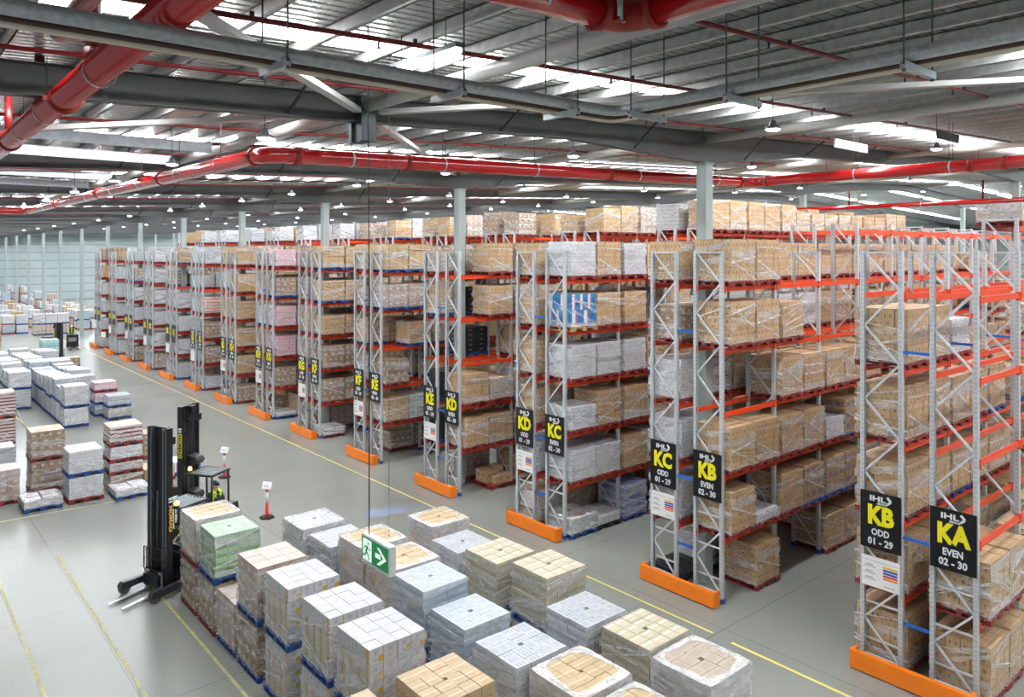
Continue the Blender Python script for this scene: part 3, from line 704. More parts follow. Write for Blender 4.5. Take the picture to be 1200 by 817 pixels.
KEEP = set('''f13 f49 f11 f43 r00000 f31 f9 f33 f47 f29 r01003 r00001 r01004 r01000 f27 f15 r01002 f45 f4 f41 f7 r10010 r10005 r10004 r10002 r10001 r10103 r01001 f8 f23 f2 r10101 r10200 f37 f25 r20003 r20005 f19 r20004 f6 r20001 r11003 r20100 r11005 r20012 f5 r00011 r10012 r30014 r30015 f53 r00010 f39 r11002 r10102 f55 r10014 r11004 r20101 r30001 f21 f52 r10111 r10112 r30002 r20000 r20002 r20011 r10015 r20102 r10201 r01103 f54 r10113 r20013 f3 r20103 r10212 r10104 r01306 r10203 r01102 r21000 r20014 f59 r20104 r20015 r30306 r20105 r40005 r21306 r01013 r30011 r21002 r21003 r40001 r11001 r01012 r40004 r01014 r40002 f1 r20306 r40013 f51 r21005 f50 r31013 r10210 r01203 r40306 r01104 r41010 r50001 r50005 f74 r50002 r01202 r10211 r30012 f60 r50004 f10 f58 r10213 r50003 r11103 r21004 r20316 r10202 r31010 r11215 r60003 f73 r11010 r31004 r11205 r20406 f35 r41003 r30316 r60002 r30406 r11013 r60001 r11314 r60004 r10011 r20010 r11315 r20416 r41306 r40015 r40011 r11214 r60306 f126 f57 r60005 r31306 r01111 r21001 r01112 r30103 r70005 f64 r70003 r70001 r40406 r70004 r70002 r20506 r40014 r51010 r70000 r50316 r11304 r01113 r11305 f63 r31005 r20204 f69 r21010 r20113 r01201 r01211 f56 r71306 r80005 r50306 r30100 r50000 f68 r80002 r80001 r31002 r80003 r20112 f62 f72 f125 r11415 r81306 r51306 r90306 r30104 r50012 r41005 r20111 r50014 r41013 r30102 r90000 r80000 r50011 f78 r40103 r61000 r90003 r11505 ra0306 r31015 r90002 r50013 r41102 r90005 r20516 r60316 r50015 r90001 r01312 ra0005 r41002 r10303 r01010 r70316 ra0000 r31001 r31014 r00111 rb0306 r60000 r20606 r60010 r61005 r01303 ra0003 ra0001 r20906 r51000 r81004 ra0004 ra0002 f150 r21100 f104 r51005 f71 rc0306 r01404 r11204 f120 f90 r11414 r61306 r51003 r41100 r41004 r10803 r10301 rb0000 r61004 f130 r11705 rb0002 r11405 r10713 f80 r20706 f106 r11605 rb0003 f70 r20616 r51004 rb0004 r30101 r11815 rb0001 f152 r60012 rc0000 r81000 f153 r11515 r01212 r11102'''.split())  #KEEPLINE
rest = {}
def rack_load(key):
    n, s, k, p, l = key; kind, h, pc, st = SPEC[key]
    x = XF+.05+k*BAY+.62+p*1.21+RF.uniform(-.015, .015); yc = YC[n]+(-.79 if s == 0 else .79)
    return n, s, k, p, l, kind, h, pc, st, x, yc
for key in sorted(SPEC):
    if SPEC[key] is None: continue
    n, s, k, p, l, kind, h, pc, st, x, yc = rack_load(key)
    lab0 = KD[kind][5]
    if n < 6: row = 'K%s %s face' % (LET[n+s], 'ODD' if s else 'EVEN')
    else: row = '%s side, %s rack from right' % ('far' if s else 'near', ORD[n])
    if KEEP is None or 'r%x%d%d%d%d' % key in KEEP:
        VK[0] = 'r%x%d%d%d%d' % key
        o = load(x, yc, LEV[l], kind, h, pc, 0, st, (k*2+p+l) % 3, '%s load%s, %s from aisle, %s' % (lab0, LEVW[l], ORD[k*2+p], row), 'pallet loads on the racks')
    else: rest.setdefault(kind, []).append((x, yc, LEV[l], h, pc))

# ================================================================ FLOOR-STACKED LOADS
FGRP = 'stacked pallet loads in the foreground block'
FK = 0; frest = {}
def stack(cx, cy, items, where, group, w=None):
    global FK
    z = 0; m = len(items)
    for i, it in enumerate(items):
        kind, h, pc, st = it[:4]; rz = it[4] if len(it) > 4 else R.uniform(-.012, .012)
        pos = '' if m == 1 else ('bottom ' if i == 0 else 'top ' if i == m-1 else 'middle ' if m == 3 else 'second ' if i == 1 else 'third ')
        FK += 1; px_, py_ = cx+R.uniform(-.015, .015), cy+R.uniform(-.01, .01)
        if KEEP is not None and 'f%d' % FK not in KEEP: frest.setdefault(kind, []).append((px_, py_, z, h, pc)); z += .155+h+.004; continue
        VK[0] = 'f%d' % FK
        load(px_, py_, z, kind, h, pc, rz, st, None, '%s%s load %s' % (pos, KD[kind][5], where), group)
        z += .155+h+.004
# column along the yellow line, near the forklift (X about 6.9)
stack(6.93, 20.28, [('brown', 1.05, 'red', 'heavy'), ('tan2', 1.06, 'red', 'skirt')], 'at the far corner of the foreground block, beside the forklift', FGRP)
stack(6.93, 18.95, [('brown', 1.05, 'red', 'heavy'), ('green', 1.0, 'blue', 'heavy')], 'in the green-topped foreground stack', FGRP)
stack(6.93, 17.68, [('pinkbrown', 1.05, 'blue', 'heavy')], 'standing alone beside the green-topped foreground stack', FGRP)
stack(6.93, 16.33, [('brown', 1.05, 'blue', 'heavy'), ('pinkbrown', 1.08, 'blue', 'heavy')], 'at the yellow line, left of the white-yellow stacks', FGRP)
stack(6.95, 14.9, [('yellow', 1.07, 'blue', 'light'), ('yellow', 1.1, 'blue', 'light')], 'in the farthest of three white-yellow stacks', FGRP)
stack(6.98, 13.2, [('yellow', 1.1, 'blue', 'light'), ('yellow', 1.1, 'blue', 'light')], 'in the middle one of three white-yellow stacks', FGRP)
stack(6.95, 11.75, [('yellow', 1.1, 'blue', 'light'), ('yellow', 1.12, 'blue', 'light')], 'in the nearest of three white-yellow stacks', FGRP)
stack(6.97, 9.8, [('tan2', 1.05, 'blue', 'light'), ('tan2', 1.1, 'wood', 'light')], 'at the bottom middle edge of the photo', FGRP)
stack(5.4, 9.85, [('tan2', 1.05, 'blue', 'light'), ('tan2', 1.05, 'wood', 'light')], 'cut off at the bottom edge, beside the nearest white-yellow stack', FGRP)
# middle column
stack(8.75, 18.05, [('grey', 1.02, 'blue', 'heavy'), ('grey', 1.04, 'blue', 'skirt')], 'in the far left corner stack, behind the exit sign', FGRP)
stack(8.86, 16.83, [('bluegrey', .95, 'blue', 'heavy'), ('grey', 1.0, 'blue', 'heavy')], 'in the low stack left of the exit sign', FGRP)
stack(9.05, 15.6, [('grey', 1.08, 'blue', 'heavy'), ('tan2', 1.16, 'blue', 'skirt')], 'wrapped in white film, directly behind the exit sign', FGRP)
stack(9.1, 14.37, [('grey', 1.05, 'blue', 'heavy'), ('tan2', 1.1, 'blue', 'skirt')], 'wrapped in white film, right of the exit sign', FGRP)
stack(8.95, 13.07, [('bluegrey', 1.06, 'blue', 'light'), ('bluegrey', 1.1, 'blue', 'light')], 'in the pale blue stack nearest the exit sign', FGRP)
stack(8.96, 11.75, [('bluegrey', .94, 'blue', 'light'), ('bluegrey', .95, 'blue', 'light')], 'in the second pale blue stack, behind the bottom tan stack', FGRP)
stack(8.62, 9.86, [('grey', 1.05, 'blue', 'light'), ('grey', 1.06, 'blue', 'heavy')], 'right of the bottom middle tan stack', FGRP)
stack(8.83, 8.62, [('creamgrey', 1.03, 'blue', 'heavy'), ('tan2', 1.06, 'blue', 'skirt')], 'with white film rim, at the bottom edge of the block', FGRP)
stack(8.83, 7.4, [('creamgrey', 1.0, 'blue', 'heavy'), ('tan2', 1.0, 'blue', 'skirt')], 'cut off at the bottom edge, right of the film-rimmed stack', FGRP)
# column towards the racks
stack(11.52, 16.5, [('grey', .9, 'blue', 'heavy'), ('tan2', 1.0, 'blue', 'skirt')], 'at the far right corner of the block', FGRP)
stack(11.3, 15.1, [('grey', .85, 'blue', 'heavy'), ('grey', .86, 'blue', 'heavy')], 'in the low white stack behind the cream stacks', FGRP)
stack(11.15, 13.5, [('cream', 1.0, 'blue', 'light'), ('cream', 1.0, 'blue', 'light')], 'in the farther of two tall cream stacks', FGRP)
stack(11.3, 12.0, [('cream', 1.06, 'blue', 'heavy'), ('cream', 1.06, 'blue', 'light')], 'in the nearer of two tall cream stacks', FGRP)
stack(10.9, 10.48, [('grey', .9, 'blue', 'light'), ('grey', .9, 'blue', 'light')], 'between the cream stacks on the right', FGRP)
stack(11.0, 9.08, [('cream', .96, 'blue', 'heavy'), ('cream', .95, 'blue', 'light')], 'second from the right end of the block', FGRP)
stack(10.9, 7.76, [('creamgrey', .95, 'blue', 'heavy'), ('creamgrey', .96, 'blue', 'skirt')], 'at the right end of the block, near the yellow line', FGRP)
# stacks on the left of the hall
LG = 'stacked pallet loads on the left floor'
stack(3.75, 33.4, [('pinkbrown', 1.1, 'red', 'light')], 'with white labels, cut off at the left edge', LG)
stack(4.82, 31.85, [('bag', .26, 'blue', 'skirt')], 'low, in front of the tall brown stack', LG)
stack(5.35, 34.2, [('brown', 1.04, 'red', 'light'), ('brown', .98, 'red', 'light')], 'in the tall brown stack behind the low sack pallet', LG)
stack(6.2, 31.97, [('white', .78, 'red', 'light'), ('white', .78, 'blue', 'light')], 'left of the maroon-banded stack', LG)
stack(7.7, 32.55, [('brown', .46, 'wood', 'light'), ('redband', .3, 'red', 'light'), ('white', .46, 'red', 'light'), ('redband', .62, 'red', 'light')], 'in the maroon-banded stack behind the forklift mast', LG)
stack(7.62, 31.25, [('bag', .22, 'blue', 'skirt')], 'low and pink-printed, in front of the maroon-banded stack', LG)
stack(6.9, 35.6, [('grey', .95, 'blue', 'skirt')], 'low, behind the white two-high stack', LG)
stack(4.15, 37.5, [('grey', 1.05, 'blue', 'heavy')], 'left of the tall brown stack', LG)
stack(4.9, 43.6, [('redband', 1.1, 'red', 'light'), ('redband', 1.1, 'red', 'light')], 'in the striped stack at the left edge', LG)
stack(8.97, 32.75, [('tan2', .4, 'red', 'light')], 'low, on the floor right behind the forklift mast', LG)
stack(10.15, 33.1, [('blue', .4, 'blue', 'light')], 'low, between the second forklift mast and the white post', LG)
stack(9.95, 36.6, [('brown', .95, 'red', 'heavy')], 'single, behind the second forklift mast', LG)
stack(10.65, 46.2, [('cream', .5, 'blue', 'light'), ('grey', .48, 'blue', 'light')], 'in the small stack behind the maroon-banded one', LG)
stack(10.3, 47.7, [('bluegrey', .5, 'blue', 'light'), ('pink', .5, 'blue', 'light'), ('pink', .4, 'red', 'light')], 'in the pink-topped stack in mid aisle', LG)
kk = ['grey', 'bluegrey', 'white', 'grey', 'grey', 'white']
ks = random.Random(5)
for i in range(15):
    y = 45.6+i*1.38
    stack(8.45, y, [(ks.choice(('grey', 'grey', 'white')), .9+ks.uniform(-.08, .1), 'blue', 'light'), (ks.choice(kk), .8+ks.uniform(-.1, .25), 'blue', 'heavy')], 'in the %s stack of the long grey row' % ORD[i], LG)
for i in range(11):
    y = 50.2+i*1.42
    stack(9.75, y, [(ks.choice(('white', 'grey')), .95, 'blue', 'light'), (ks.choice(kk+['teal']), .85+ks.uniform(-.3, .2), 'blue', 'skirt')], 'in the %s stack right of the long grey row' % ORD[i], LG)
for i in range(8):
    y = 52.7+i*1.5
    stack(6.85, y, [('grey', 1.0, 'blue', 'light'), (ks.choice(('grey', 'grey', 'white')), .9+ks.uniform(-.1, .2), 'blue', 'light')], 'in the %s stack left of the long grey row' % ORD[i], LG)
for i in range(4):
    stack(8.7+i*.3, 82+i*2.6, [('brown', 1.05, 'red', 'light'), ('tan', 1.05, 'red', 'light')], 'in the %s brown stack far down the left edge' % ORD[i], LG)
stack(10.6, 66.4, [('teal', 1.25, 'blue', 'light'), ('teal', 1.0, 'blue', 'light')], 'in the teal stack beside the farthest forklift mast', LG)
stack(12.5, 69.0, [('brown', .6, 'blue', 'light')], 'single, beside the farthest forklift mast', LG)
for i in range(3): stack(14.6+i*1.25-i*.1, 97.6, [('pinkbrown', 1.0, 'blue', 'heavy'), ('white', 1.0, 'blue', 'heavy')], 'in the %s stack of the far cross row' % ORD[i], LG)

# ---- far stock, hundreds of loads too far to count: one object
def stock_mesh(items, name):
    b = MB(); mats = []; idx = {}
    def mi(m):
        if m.name not in idx: idx[m.name] = len(mats); mats.append(m)
        return idx[m.name]
    for kind, lst in items.items():
        nx, ny, lh, w, pin, lab = KD[kind]
        for (x, y, z, h, pc) in lst:
            hw = w/2; nl = max(1, round(h/lh)); lhh = h/nl; e = .58
            for yy in (-e, -.05, e-.1): b.box(x-e, x+e, y+yy, y+yy+.1, z, z+.12, mi(PAL[pc]))
            b.box(x-e, x+e, y-e, y+e, z+.12, z+.15, mi(PAL[pc]))
            for l in range(nl):
                for c in range(3):
                    b.box(x-hw+w*c/3+.004, x-hw+w*(c+1)/3-.004, y-hw, y+hw, z+.152+l*lhh, z+.15+(l+1)*lhh, mi(KMAT[kind][0]))
    return b.mesh(name, mats)
fr = random.Random(77); far = {}
for iy in range(36):
    y = 101+iy*1.75
    for ix in range(9):
        x = 9.5+ix*1.32+(.9 if ix > 3 else 0)
        if abs(x-17.7) < 1.1 or (abs(x-16.6) < .9 and abs(y-126.5) < .9) or (y > 158 and 10 < x < 18.2) or fr.random() < .12 or (iy % 7 == 6): continue
        z = 0
        for q in range(fr.choice((1, 2, 2, 2)) if iy < 12 else fr.choice((2, 2, 3))):
            h = fr.uniform(.75, 1.05); far.setdefault(fr.choice(('white', 'white', 'pinkbrown', 'grey', 'white', 'tan', 'bluegrey')), []).append((x, y+fr.uniform(-.1, .1), z, h, fr.choice(('blue', 'red')))); z += h+.155
o = link('distant_floor_stock', stock_mesh(far, 'distant_floor_stock')); o['kind'] = 'stuff'; tag(o, 'distant mass of white and brown floor stock before the back wall', 'pallet stock')
for i, (x, z) in enumerate(((12.6, 0), (15.8, 0))):
    b = MB(); y = 162.0
    b.box(x-1.4, x+1.4, y-1.1, y+1.1, 0, 4.2); b.box(x-1.3, x+1.3, y-1, y+1, 4.22, 5.5)
    tag(b.build('bulk_stack', KMAT['pink'][0]), 'large pink wrapped stack by the back wall, %s one' % ('left' if i == 0 else 'right'), 'pallet stack')
if rest:
    o = link('rack_stock', stock_mesh(rest, 'rack_stock')); o['kind'] = 'stuff'; tag(o, 'remaining carton stock deeper in the rack rows', 'pallet stock')
if frest:
    o = link('floor_stock', stock_mesh(frest, 'floor_stock')); o['kind'] = 'stuff'; tag(o, 'remaining floor stock among the rows at far left', 'pallet stock')
# small goods on the racks' floor
def red_cartons():
    o = empty('pallet_load', (XF+1.9, YC[3]-.85, 0)); link('pallet', PM['red'], o)
    for (x0, x1, y0, y1, z1) in ((-.52, .02, -.2, .5, .62), (.05, .5, .02, .5, .66), (-.3, .52, -.55, -.1, .45)):
        b = MB(); b.box(x0, x1, y0, y1, .152, z1); b.build('carton', KMAT['tan'][0], o)
    tag(o, 'red pallet holding three loose tan cartons on the floor under KD EVEN', 'pallet load')
red_cartons()
for i, (dx, dy, n_) in enumerate(((.62, .75, 1), (.62, .75, 2))):
    o = link('empty_pallet', PM['black']); o.location = (XF+.05+dx, YC[1]+dy, .155*i)
    tag(o, '%s empty black pallet behind the KC ODD end frame' % ('lower' if i == 0 else 'upper'), 'pallet')
# ================================================================ PIPES AND ROOF SERVICES
def arc(p, a, c, r=.35, n=6):
    """points rounding the corner p between directions towards a and c"""
    p, a, c = Vector(p), Vector(a), Vector(c); d0 = (a-p).normalized()*r; d1 = (c-p).normalized()*r
    q = []
    for i in range(n+1):
        t_ = i/n; q.append((p+d0)*(1-t_)**2+p*2*t_*(1-t_)+(p+d1)*t_**2)
    return q
def round_path(P, r=.35):
    out = [Vector(P[0])]
    for i in range(1, len(P)-1): out += arc(P[i], P[i-1], P[i+1], r)
    return out+[Vector(P[-1])]
def clamp(parent, p, d, r, name='coupling', mat='coupling'):
    p, d = Vector(p), Vector(d).normalized(); b = MB()
    b.tube([p-d*.06, p-d*.05, p+d*.05, p+d*.06], [r*1.06, r*1.16, r*1.16, r*1.06], 18)
    x = d.cross(Vector((0, 0, 1))).normalized()
    for s in (1, -1): b.box(-.035, .035, -.03, .03, -.03, .03, m=Matrix.Translation(p+x*s*r*1.25) @ Matrix.Rotation(math.atan2(d.y, d.x), 4, 'Z'))
    b.build(name, M[mat], parent)
def hanger(parent, x, y, z, r, twin=0.0, along='y', top=None):
    b = MB(); t_ = (rt(x)+.1) if top is None else top
    offs = (-twin/2, twin/2) if twin else (0,)
    for o in offs:
        dx, dy = (o, 0) if along == 'x' else (0, o)
        b.tube([(x+dx, y+dy, z+r*.9), (x+dx, y+dy, t_)], .008, 6)
    b.build('hanger_rod', M['rod'], parent)
    b = MB(); n = 18
    ax = Vector((0, 1, 0)) if along == 'x' else Vector((1, 0, 0))
    ay = Vector((1, 0, 0)) if along == 'x' else Vector((0, 1, 0))
    q = Vector((x, y, z)); w = .02
    for i in range(n):
        a0, a1 = 2*PI*i/n, 2*PI*(i+1)/n; e = r*1.05
        f0 = ay*math.cos(a0)*e+Vector((0, 0, math.sin(a0)*e)); f1 = ay*math.cos(a1)*e+Vector((0, 0, math.sin(a1)*e))
        b.face([q+f0-ax*w, q+f1-ax*w, q+f1+ax*w, q+f0+ax*w])
    b.build('hanger_band', M['zinc'], parent)
# main run with two bends
MR = .16
P = [(-3, 42.3, 11.12), (5.8, 42.3, 11.12), (5.8, 14.0, 11.05), (22.4, 14.0, 11.5), (22.4, -2, 11.5)]
b = MB(); b.tube(round_path(P, .4), MR, 20)
pm = b.build('sprinkler_main', M['redpipe']); tag(pm, 'long red sprinkler main zigzagging under the roof across the hall', 'pipe')
for p, d in (((5.8, 13.5+1.0, 11.05), (0, 1, 0)), ((6.4, 14, 11.07), (1, 0, 0)), ((5.8, 20.6, 11.08), (0, 1, 0)), ((5.8, 27.4, 11.1), (0, 1, 0)), ((5.8, 34.5, 11.1), (0, 1, 0)), ((5.8, 41.6, 11.12), (0, 1, 0)), ((8.95, 14, 11.13), (1, 0, 0)), ((15.4, 14, 11.3), (1, 0, 0)), ((21.7, 14, 11.48), (1, 0, 0)), ((22.4, 13.4, 11.5), (0, 1, 0)), ((22.4, 7.4, 11.5), (0, 1, 0)), ((22.4, 6.6, 11.5), (0, 1, 0))):
    clamp(pm, p, d, MR)
for y in (16.4, 19.2, 22.5, 25.5, 29, 33, 37): hanger(pm, 5.8, y, 11.08, MR, 0, 'y' if 0 else 'x', rt(5.8)+.1)
for x in (7.6, 9.9, 12.7, 16.6, 20.4): hanger(pm, x, 14, 11.05+(x-5.8)*.0271, MR, 0, 'y')
for y in (10.5, 7.9, 4): hanger(pm, 22.4, y, 11.5, MR, .28, 'x')
# second main, closer to the camera on the left
P = [(1.97, 40, 11.1), (1.97, -2.0, 11.26)]
b = MB(); b.tube(P, .165, 20); pb = b.build('sprinkler_main', M['redpipe']); tag(pb, 'thick red main running down the upper left corner with vertical risers', 'pipe')
for y in (16.1, 11.3): clamp(pb, (1.97, y, 11.18), (0, 1, 0), .165)
for y in (12.5, 14.6, 9.3): hanger(pb, 1.97, y, 11.18, .165, 0, 'x')
b = MB()
b.tube([(1.62, 9.6, 11.62), (1.62, -2, 11.62)], .1, 16); b.build('branch_pipe', M['darkred'], pb)
for (x, y, z0, z1, r) in ((1.97, 13.1, 11.2, 12.1, .07), (1.97, 9.6, 11.3, 12.3, .08), (1.97, 16.3, 11.15, 12.0, .06)):
    b = MB(); b.tube([(x, y, z0), (x, y, z1)], r, 12); b.tube([(x, y, z0), (x, y, z0+.2)], r*1.35, 12); b.build('riser', M['darkred'], pb)
b = MB(); b.tube(round_path([(1.75, 17.6, 11.2), (1.75, 17.6, 11.72), (1.2, 17.6, 11.72), (.2, 17.6, 11.7)], .2), .06, 12); b.tube([(1.45, 17.2, 11.15), (1.45, 17.2, 11.66)], .055, 12); b.build('riser', M['redpipe'], pb)
# far main beyond the rack blocks
b = MB(); b.tube([(44.0, -4, 11.8), (44.0, 66, 11.8)], .13, 14); pf = b.build('sprinkler_main', M['redpipe']); tag(pf, 'distant red main under the roof at far right, beyond the racks', 'pipe')
for y in (9, 17, 26, 36, 47): hanger(pf, 44.0, y, 11.8, .13, 0, 'x')
for y in (14, 21, 31):
    b = MB(); b.tube([(44.0, y, 11.8), (44.0, y, 12.9)], .06, 10); b.build('riser', M['darkred'], pf)
# third main, upper right
P0 = (5.75, 5.0, 11.52)
b = MB(); b.tube([(2.6, 5.0, 11.44), (5.45, 5.0, 11.51)], .15, 20); b.tube([(5.75, 4.7, 11.52), (5.75, -3, 11.52)], .15, 20)
pc_ = b.build('sprinkler_main', M['redpipe']); tag(pc_, 'red main with a bolted elbow at the top edge of the photo', 'pipe')
b = MB(); b.tube(round_path([(5.35, 5.0, 11.515), (5.75, 5.0, 11.52), (5.75, 4.6, 11.52)], .3), .162, 20)
for p, d in (((5.36, 5, 11.515), (1, 0, 0)), ((5.75, 4.62, 11.52), (0, 1, 0))):
    p, d = Vector(p), Vector(d); b.tube([p-d*.05, p-d*.045, p+d*.045, p+d*.05], [.17, .19, .19, .17], 20)
b.box(5.42, 5.52, 4.78, 4.88, 11.4, 11.64); b.build('elbow_coupling', M['coupling'], pc_)
b = MB()
for i in range(3): b.tube([(5.34+.1*i, 4.72-.0*i+.06*i, 11.4), (5.34+.1*i, 4.72+.06*i, 11.6)], .018, 8)
b.build('bolt', M['zinc'], pc_)
for x in (4.6, 3.0): hanger(pc_, x, 5, 11.5, .15, 0, 'y')
for y in (3.4, 1.8): hanger(pc_, 5.75, y, 11.52, .15, 0, 'x')
# galvanised service pipes with a right-angle turn
def service(P, r, name, mat, lab):
    b = MB(); b.tube(round_path(P, .18), r, 16); o = b.build(name, M[mat]); tag(o, lab, 'pipe'); return o
sp1 = service([(-3, 6.51, 10.96), (7.27, 6.51, 10.985), (7.27, -3, 11.04)], .067, 'service_pipe', 'galv', 'thick galvanised service pipe turning a corner under the roof')
sp2 = service([(-3, 6.85, 10.92), (7.61, 6.85, 10.945), (7.61, -3, 11.0)], .033, 'service_pipe', 'cream', 'cream pipe running below the galvanised service pipe')
sp3 = service([(-3, 6.69, 10.92), (7.45, 6.69, 10.945), (7.45, -3, 11.0)], .028, 'service_pipe', 'brownpipe', 'dark brown pipe between the galvanised and cream pipes')
TZ = 10.888
for (x, y, along, lab) in ((2.85, 6.68, 'x', 'zinc trapeze hanger near the roof brace, left of the fluorescent light'), (4.8, 6.68, 'x', 'zinc trapeze hanger just below the fluorescent light'), (6.5, 6.68, 'x', 'zinc trapeze hanger left of the service pipe corner'), (7.44, 6.1, 'y', 'zinc trapeze hanger at the service pipe corner'), (7.44, 4.75, 'y', 'zinc trapeze hanger on the right service run, left one'), (7.44, 2.9, 'y', 'zinc trapeze hanger on the right service run, right one')):
    o = empty('trapeze_hanger', (x, y, TZ)); b = MB()
    if along == 'x': b.box(-.025, .025, -.3, .3, -.04, .0); b.box(-.025, -.02, -.3, .3, 0, .03); b.box(.02, .025, -.3, .3, 0, .03)
    else: b.box(-.35, .35, -.025, .025, -.04, .0); b.box(-.35, .35, -.025, -.02, 0, .03); b.box(-.35, .35, .02, .025, 0, .03)
    b.build('channel', M['zinc'], o)
    for s in (-1, 1):
        b = MB(); q = (0, .28*s) if along == 'x' else (.32*s, 0)
        b.tube([(*q, -.06), (*q, rt(x)-TZ+.1)], .009, 8); b.tube([(*q, -.06), (*q, -.03)], .018, 6); b.build('threaded_rod', M['rod'], o)
    tag(o, lab, 'pipe hanger', 'trapeze hangers of the service pipes')
# thin sprinkler branch lines beside the roof lights
for i in range(24):
    y = 5.6+2.88*i if i < 12 else 5.6+2.88*12+5.8*(i-12)
    x1 = 30 if i < 12 else 44
    b = MB(); b.tube([(-2.5, y, rt(-2.5)-.1), (x1, y, rt(x1)-.1)], .032, 10)
    o = b.build('sprinkler_line', M['darkred']); tag(o, 'thin dark red sprinkler line under the roof, %s from the camera' % (ORD[i] if i < 20 else 'twenty-%s' % ORD[i-20]), 'pipe', 'sprinkler branch lines under the roof')
    if i < 6:
        for j in range(10):
            x = .6+j*2.2; b = MB(); z = rt(x)-.1; b.tube([(x, y, z-.03), (x, y, z-.11)], .016, 8); b.tube([(x, y, z-.11), (x, y, z-.118)], .035, 10); b.tube([(x+.55, y, z+.02), (x+.55, y, z+.1)], .03, 8)
            b.build('sprinkler_head', M['dark'], o)
# zinc support channels bridging the purlins over the main
for (x0, x1, y, lab) in ((1.4, 6.6, 19.3, 'nearest'), (1.2, 6.6, 22.6, 'second'), (1.2, 6.6, 28.9, 'third'), (1.2, 6.6, 33, 'fourth')):
    b = MB(); z = rt(4)-.32
    b.box(x0, x1, y-.012, y+.012, z, z+.25); b.box(x0, x1, y-.06, y+.012, z, z+.012); b.box(x0, x1, y-.06, y+.012, z+.238, z+.25)
    tag(b.build('support_channel', M['zinc']), '%s zinc support channel above the long red main at left' % lab, 'channel', 'zinc support channels')
b = MB(); z = rt(22)-.5; b.box(21.2, 23.2, 10.5, 10.56, z, z+.25); tag(b.build('support_channel', M['zinc']), 'zinc support channel above the red main, right of the near column', 'channel')
b = MB(); z = rt(22)-.5; b.box(21.6, 23.0, 7.9, 7.96, z, z+.22); tag(b.build('support_channel', M['dark']), 'dark support channel above the red main at far right', 'channel')
# fluorescent batten
o = empty('fluorescent_light', (5.35, 8.0, 11.62)); b = MB(); b.box(-.06, .06, -.78, .78, .0, .06); b.build('batten', M['lampcase'], o)
b = MB(); b.tube([(0, -.76, -.03), (0, .76, -.03)], .05, 14); b.build('tube', M['tubelens'], o)
b = MB(); b.tube([(0, -.5, .06), (0, -.5, rt(5.35)-11.62)], .006, 6); b.tube([(0, .5, .06), (0, .5, rt(5.35)-11.62)], .006, 6); b.build('wire', M['rod'], o)
tag(o, 'lit fluorescent batten hanging near the middle of the near roof', 'light')
# high-bay lamps
def lamp_proto():
    o = empty('high_bay_lamp'); b = MB()
    b.tube([(0, 0, 0), (0, 0, .04), (0, 0, .07), (0, 0, .16)], [.14, .14, .07, .05], 18); b.build('lamp_shade', M['lampcase'], o)
    b = MB(); b.tube([(0, 0, -.03), (0, 0, -.012), (0, 0, -.002)], [.09, .125, .13], 18); b.build('lens', M['lamplens'], o)
    b = MB(); b.tube([(0, 0, .15), (0, 0, 1.03)], .008, 6); b.build('drop_rod', M['rod'], o)
    return o
lp = lamp_proto(); first = True
for iy in range(14):
    for ix, x in enumerate((5.3, 12.9, 20.6, 28.2, 35.8, 51.0)):
        if iy == 0 and ix == 0: continue
        y = 7.6+5.25*iy if iy < 7 else 44.35+8.5*(iy-7)
        if x > 22 and iy < 3: y += 1.5
        c = lp if first else copy_tree(lp); first = False
        c.location = (x, y, rt(x)-.85)
        tag(c, 'round high-bay lamp, %s row from the camera, %s from the left' % (ORD[iy], ORD[ix]), 'lamp', 'high-bay lamps under the roof')

# ================================================================ EXIT SIGN
ex = empty('exit_sign', (5.2, 8.92, 5.14))
b = MB(); b.box(-.0, .11, -.36, .36, -.2, .19); b.build('sign_case', M['exitcase'], ex, bevel=.008)
b = MB(); b.box(-.008, -.001, -.34, .34, -.15, .165); fc = b.build('sign_face', M['exitgreen'], ex)
b = MB(); yy = lambda u: .34-u*.68
def P2(u, v): return (-.0125, yy(u), -.15+v*.315)
b.face([P2(.06, .04), P2(.40, .04), P2(.40, .96), P2(.06, .96)][::1])
def poly(pts): b.face([P2(*p) for p in pts])
poly([(.54, .40), (.74, .40), (.74, .60), (.54, .60)])
poly([(.60, .86), (.70, .86), (.96, .5), (.84, .5)]); poly([(.84, .5), (.96, .5), (.70, .14), (.60, .14)])
b.build('pictogram', M['exitwhite'], fc)
b = MB()
def P3(u, v): return (-.0165, yy(u), -.15+v*.315)
def limb(a, c, w):
    d = Vector((c[0]-a[0], (c[1]-a[1])*.46)).normalized(); n = Vector((-d.y, d.x/.46))*w
    b.face([P3(a[0]-n.x, a[1]-n.y), P3(c[0]-n.x, c[1]-n.y), P3(c[0]+n.x, c[1]+n.y), P3(a[0]+n.x, a[1]+n.y)])
limb((.24, .68), (.20, .42), .035); limb((.20, .42), (.29, .30), .022); limb((.29, .30), (.31, .10), .02); limb((.20, .42), (.15, .24), .022); limb((.15, .24), (.07, .26), .018)
limb((.24, .66), (.33, .55), .014); limb((.33, .55), (.38, .58), .012); limb((.23, .66), (.14, .62), .014); limb((.14, .62), (.12, .48), .012)
b.face([P3(.275+.028*math.cos(a*PI/5), .80+.06*math.sin(a*PI/5)) for a in range(10)], uv=[(0, 0)]*10)
b.build('running_figure', M['exitgreen'], fc)
b = MB(); pts = []
for i in range(26):
    t_ = i/25; pts.append((5.25-5.2+.02*math.sin(5*t_), .24+.05*math.sin(t_*4)*(1-t_), .19+t_*6.9))
b.tube(pts, .008, 6); b.build('cable', M['cable'], ex)
b = MB(); b.tube([(.05, -.28, .19), (.05, -.28, 7.0)], .003, 5); b.build('suspension_wire', M['rod'], ex)
tag(ex, 'green running-figure exit sign hanging above the foreground pallets', 'sign')

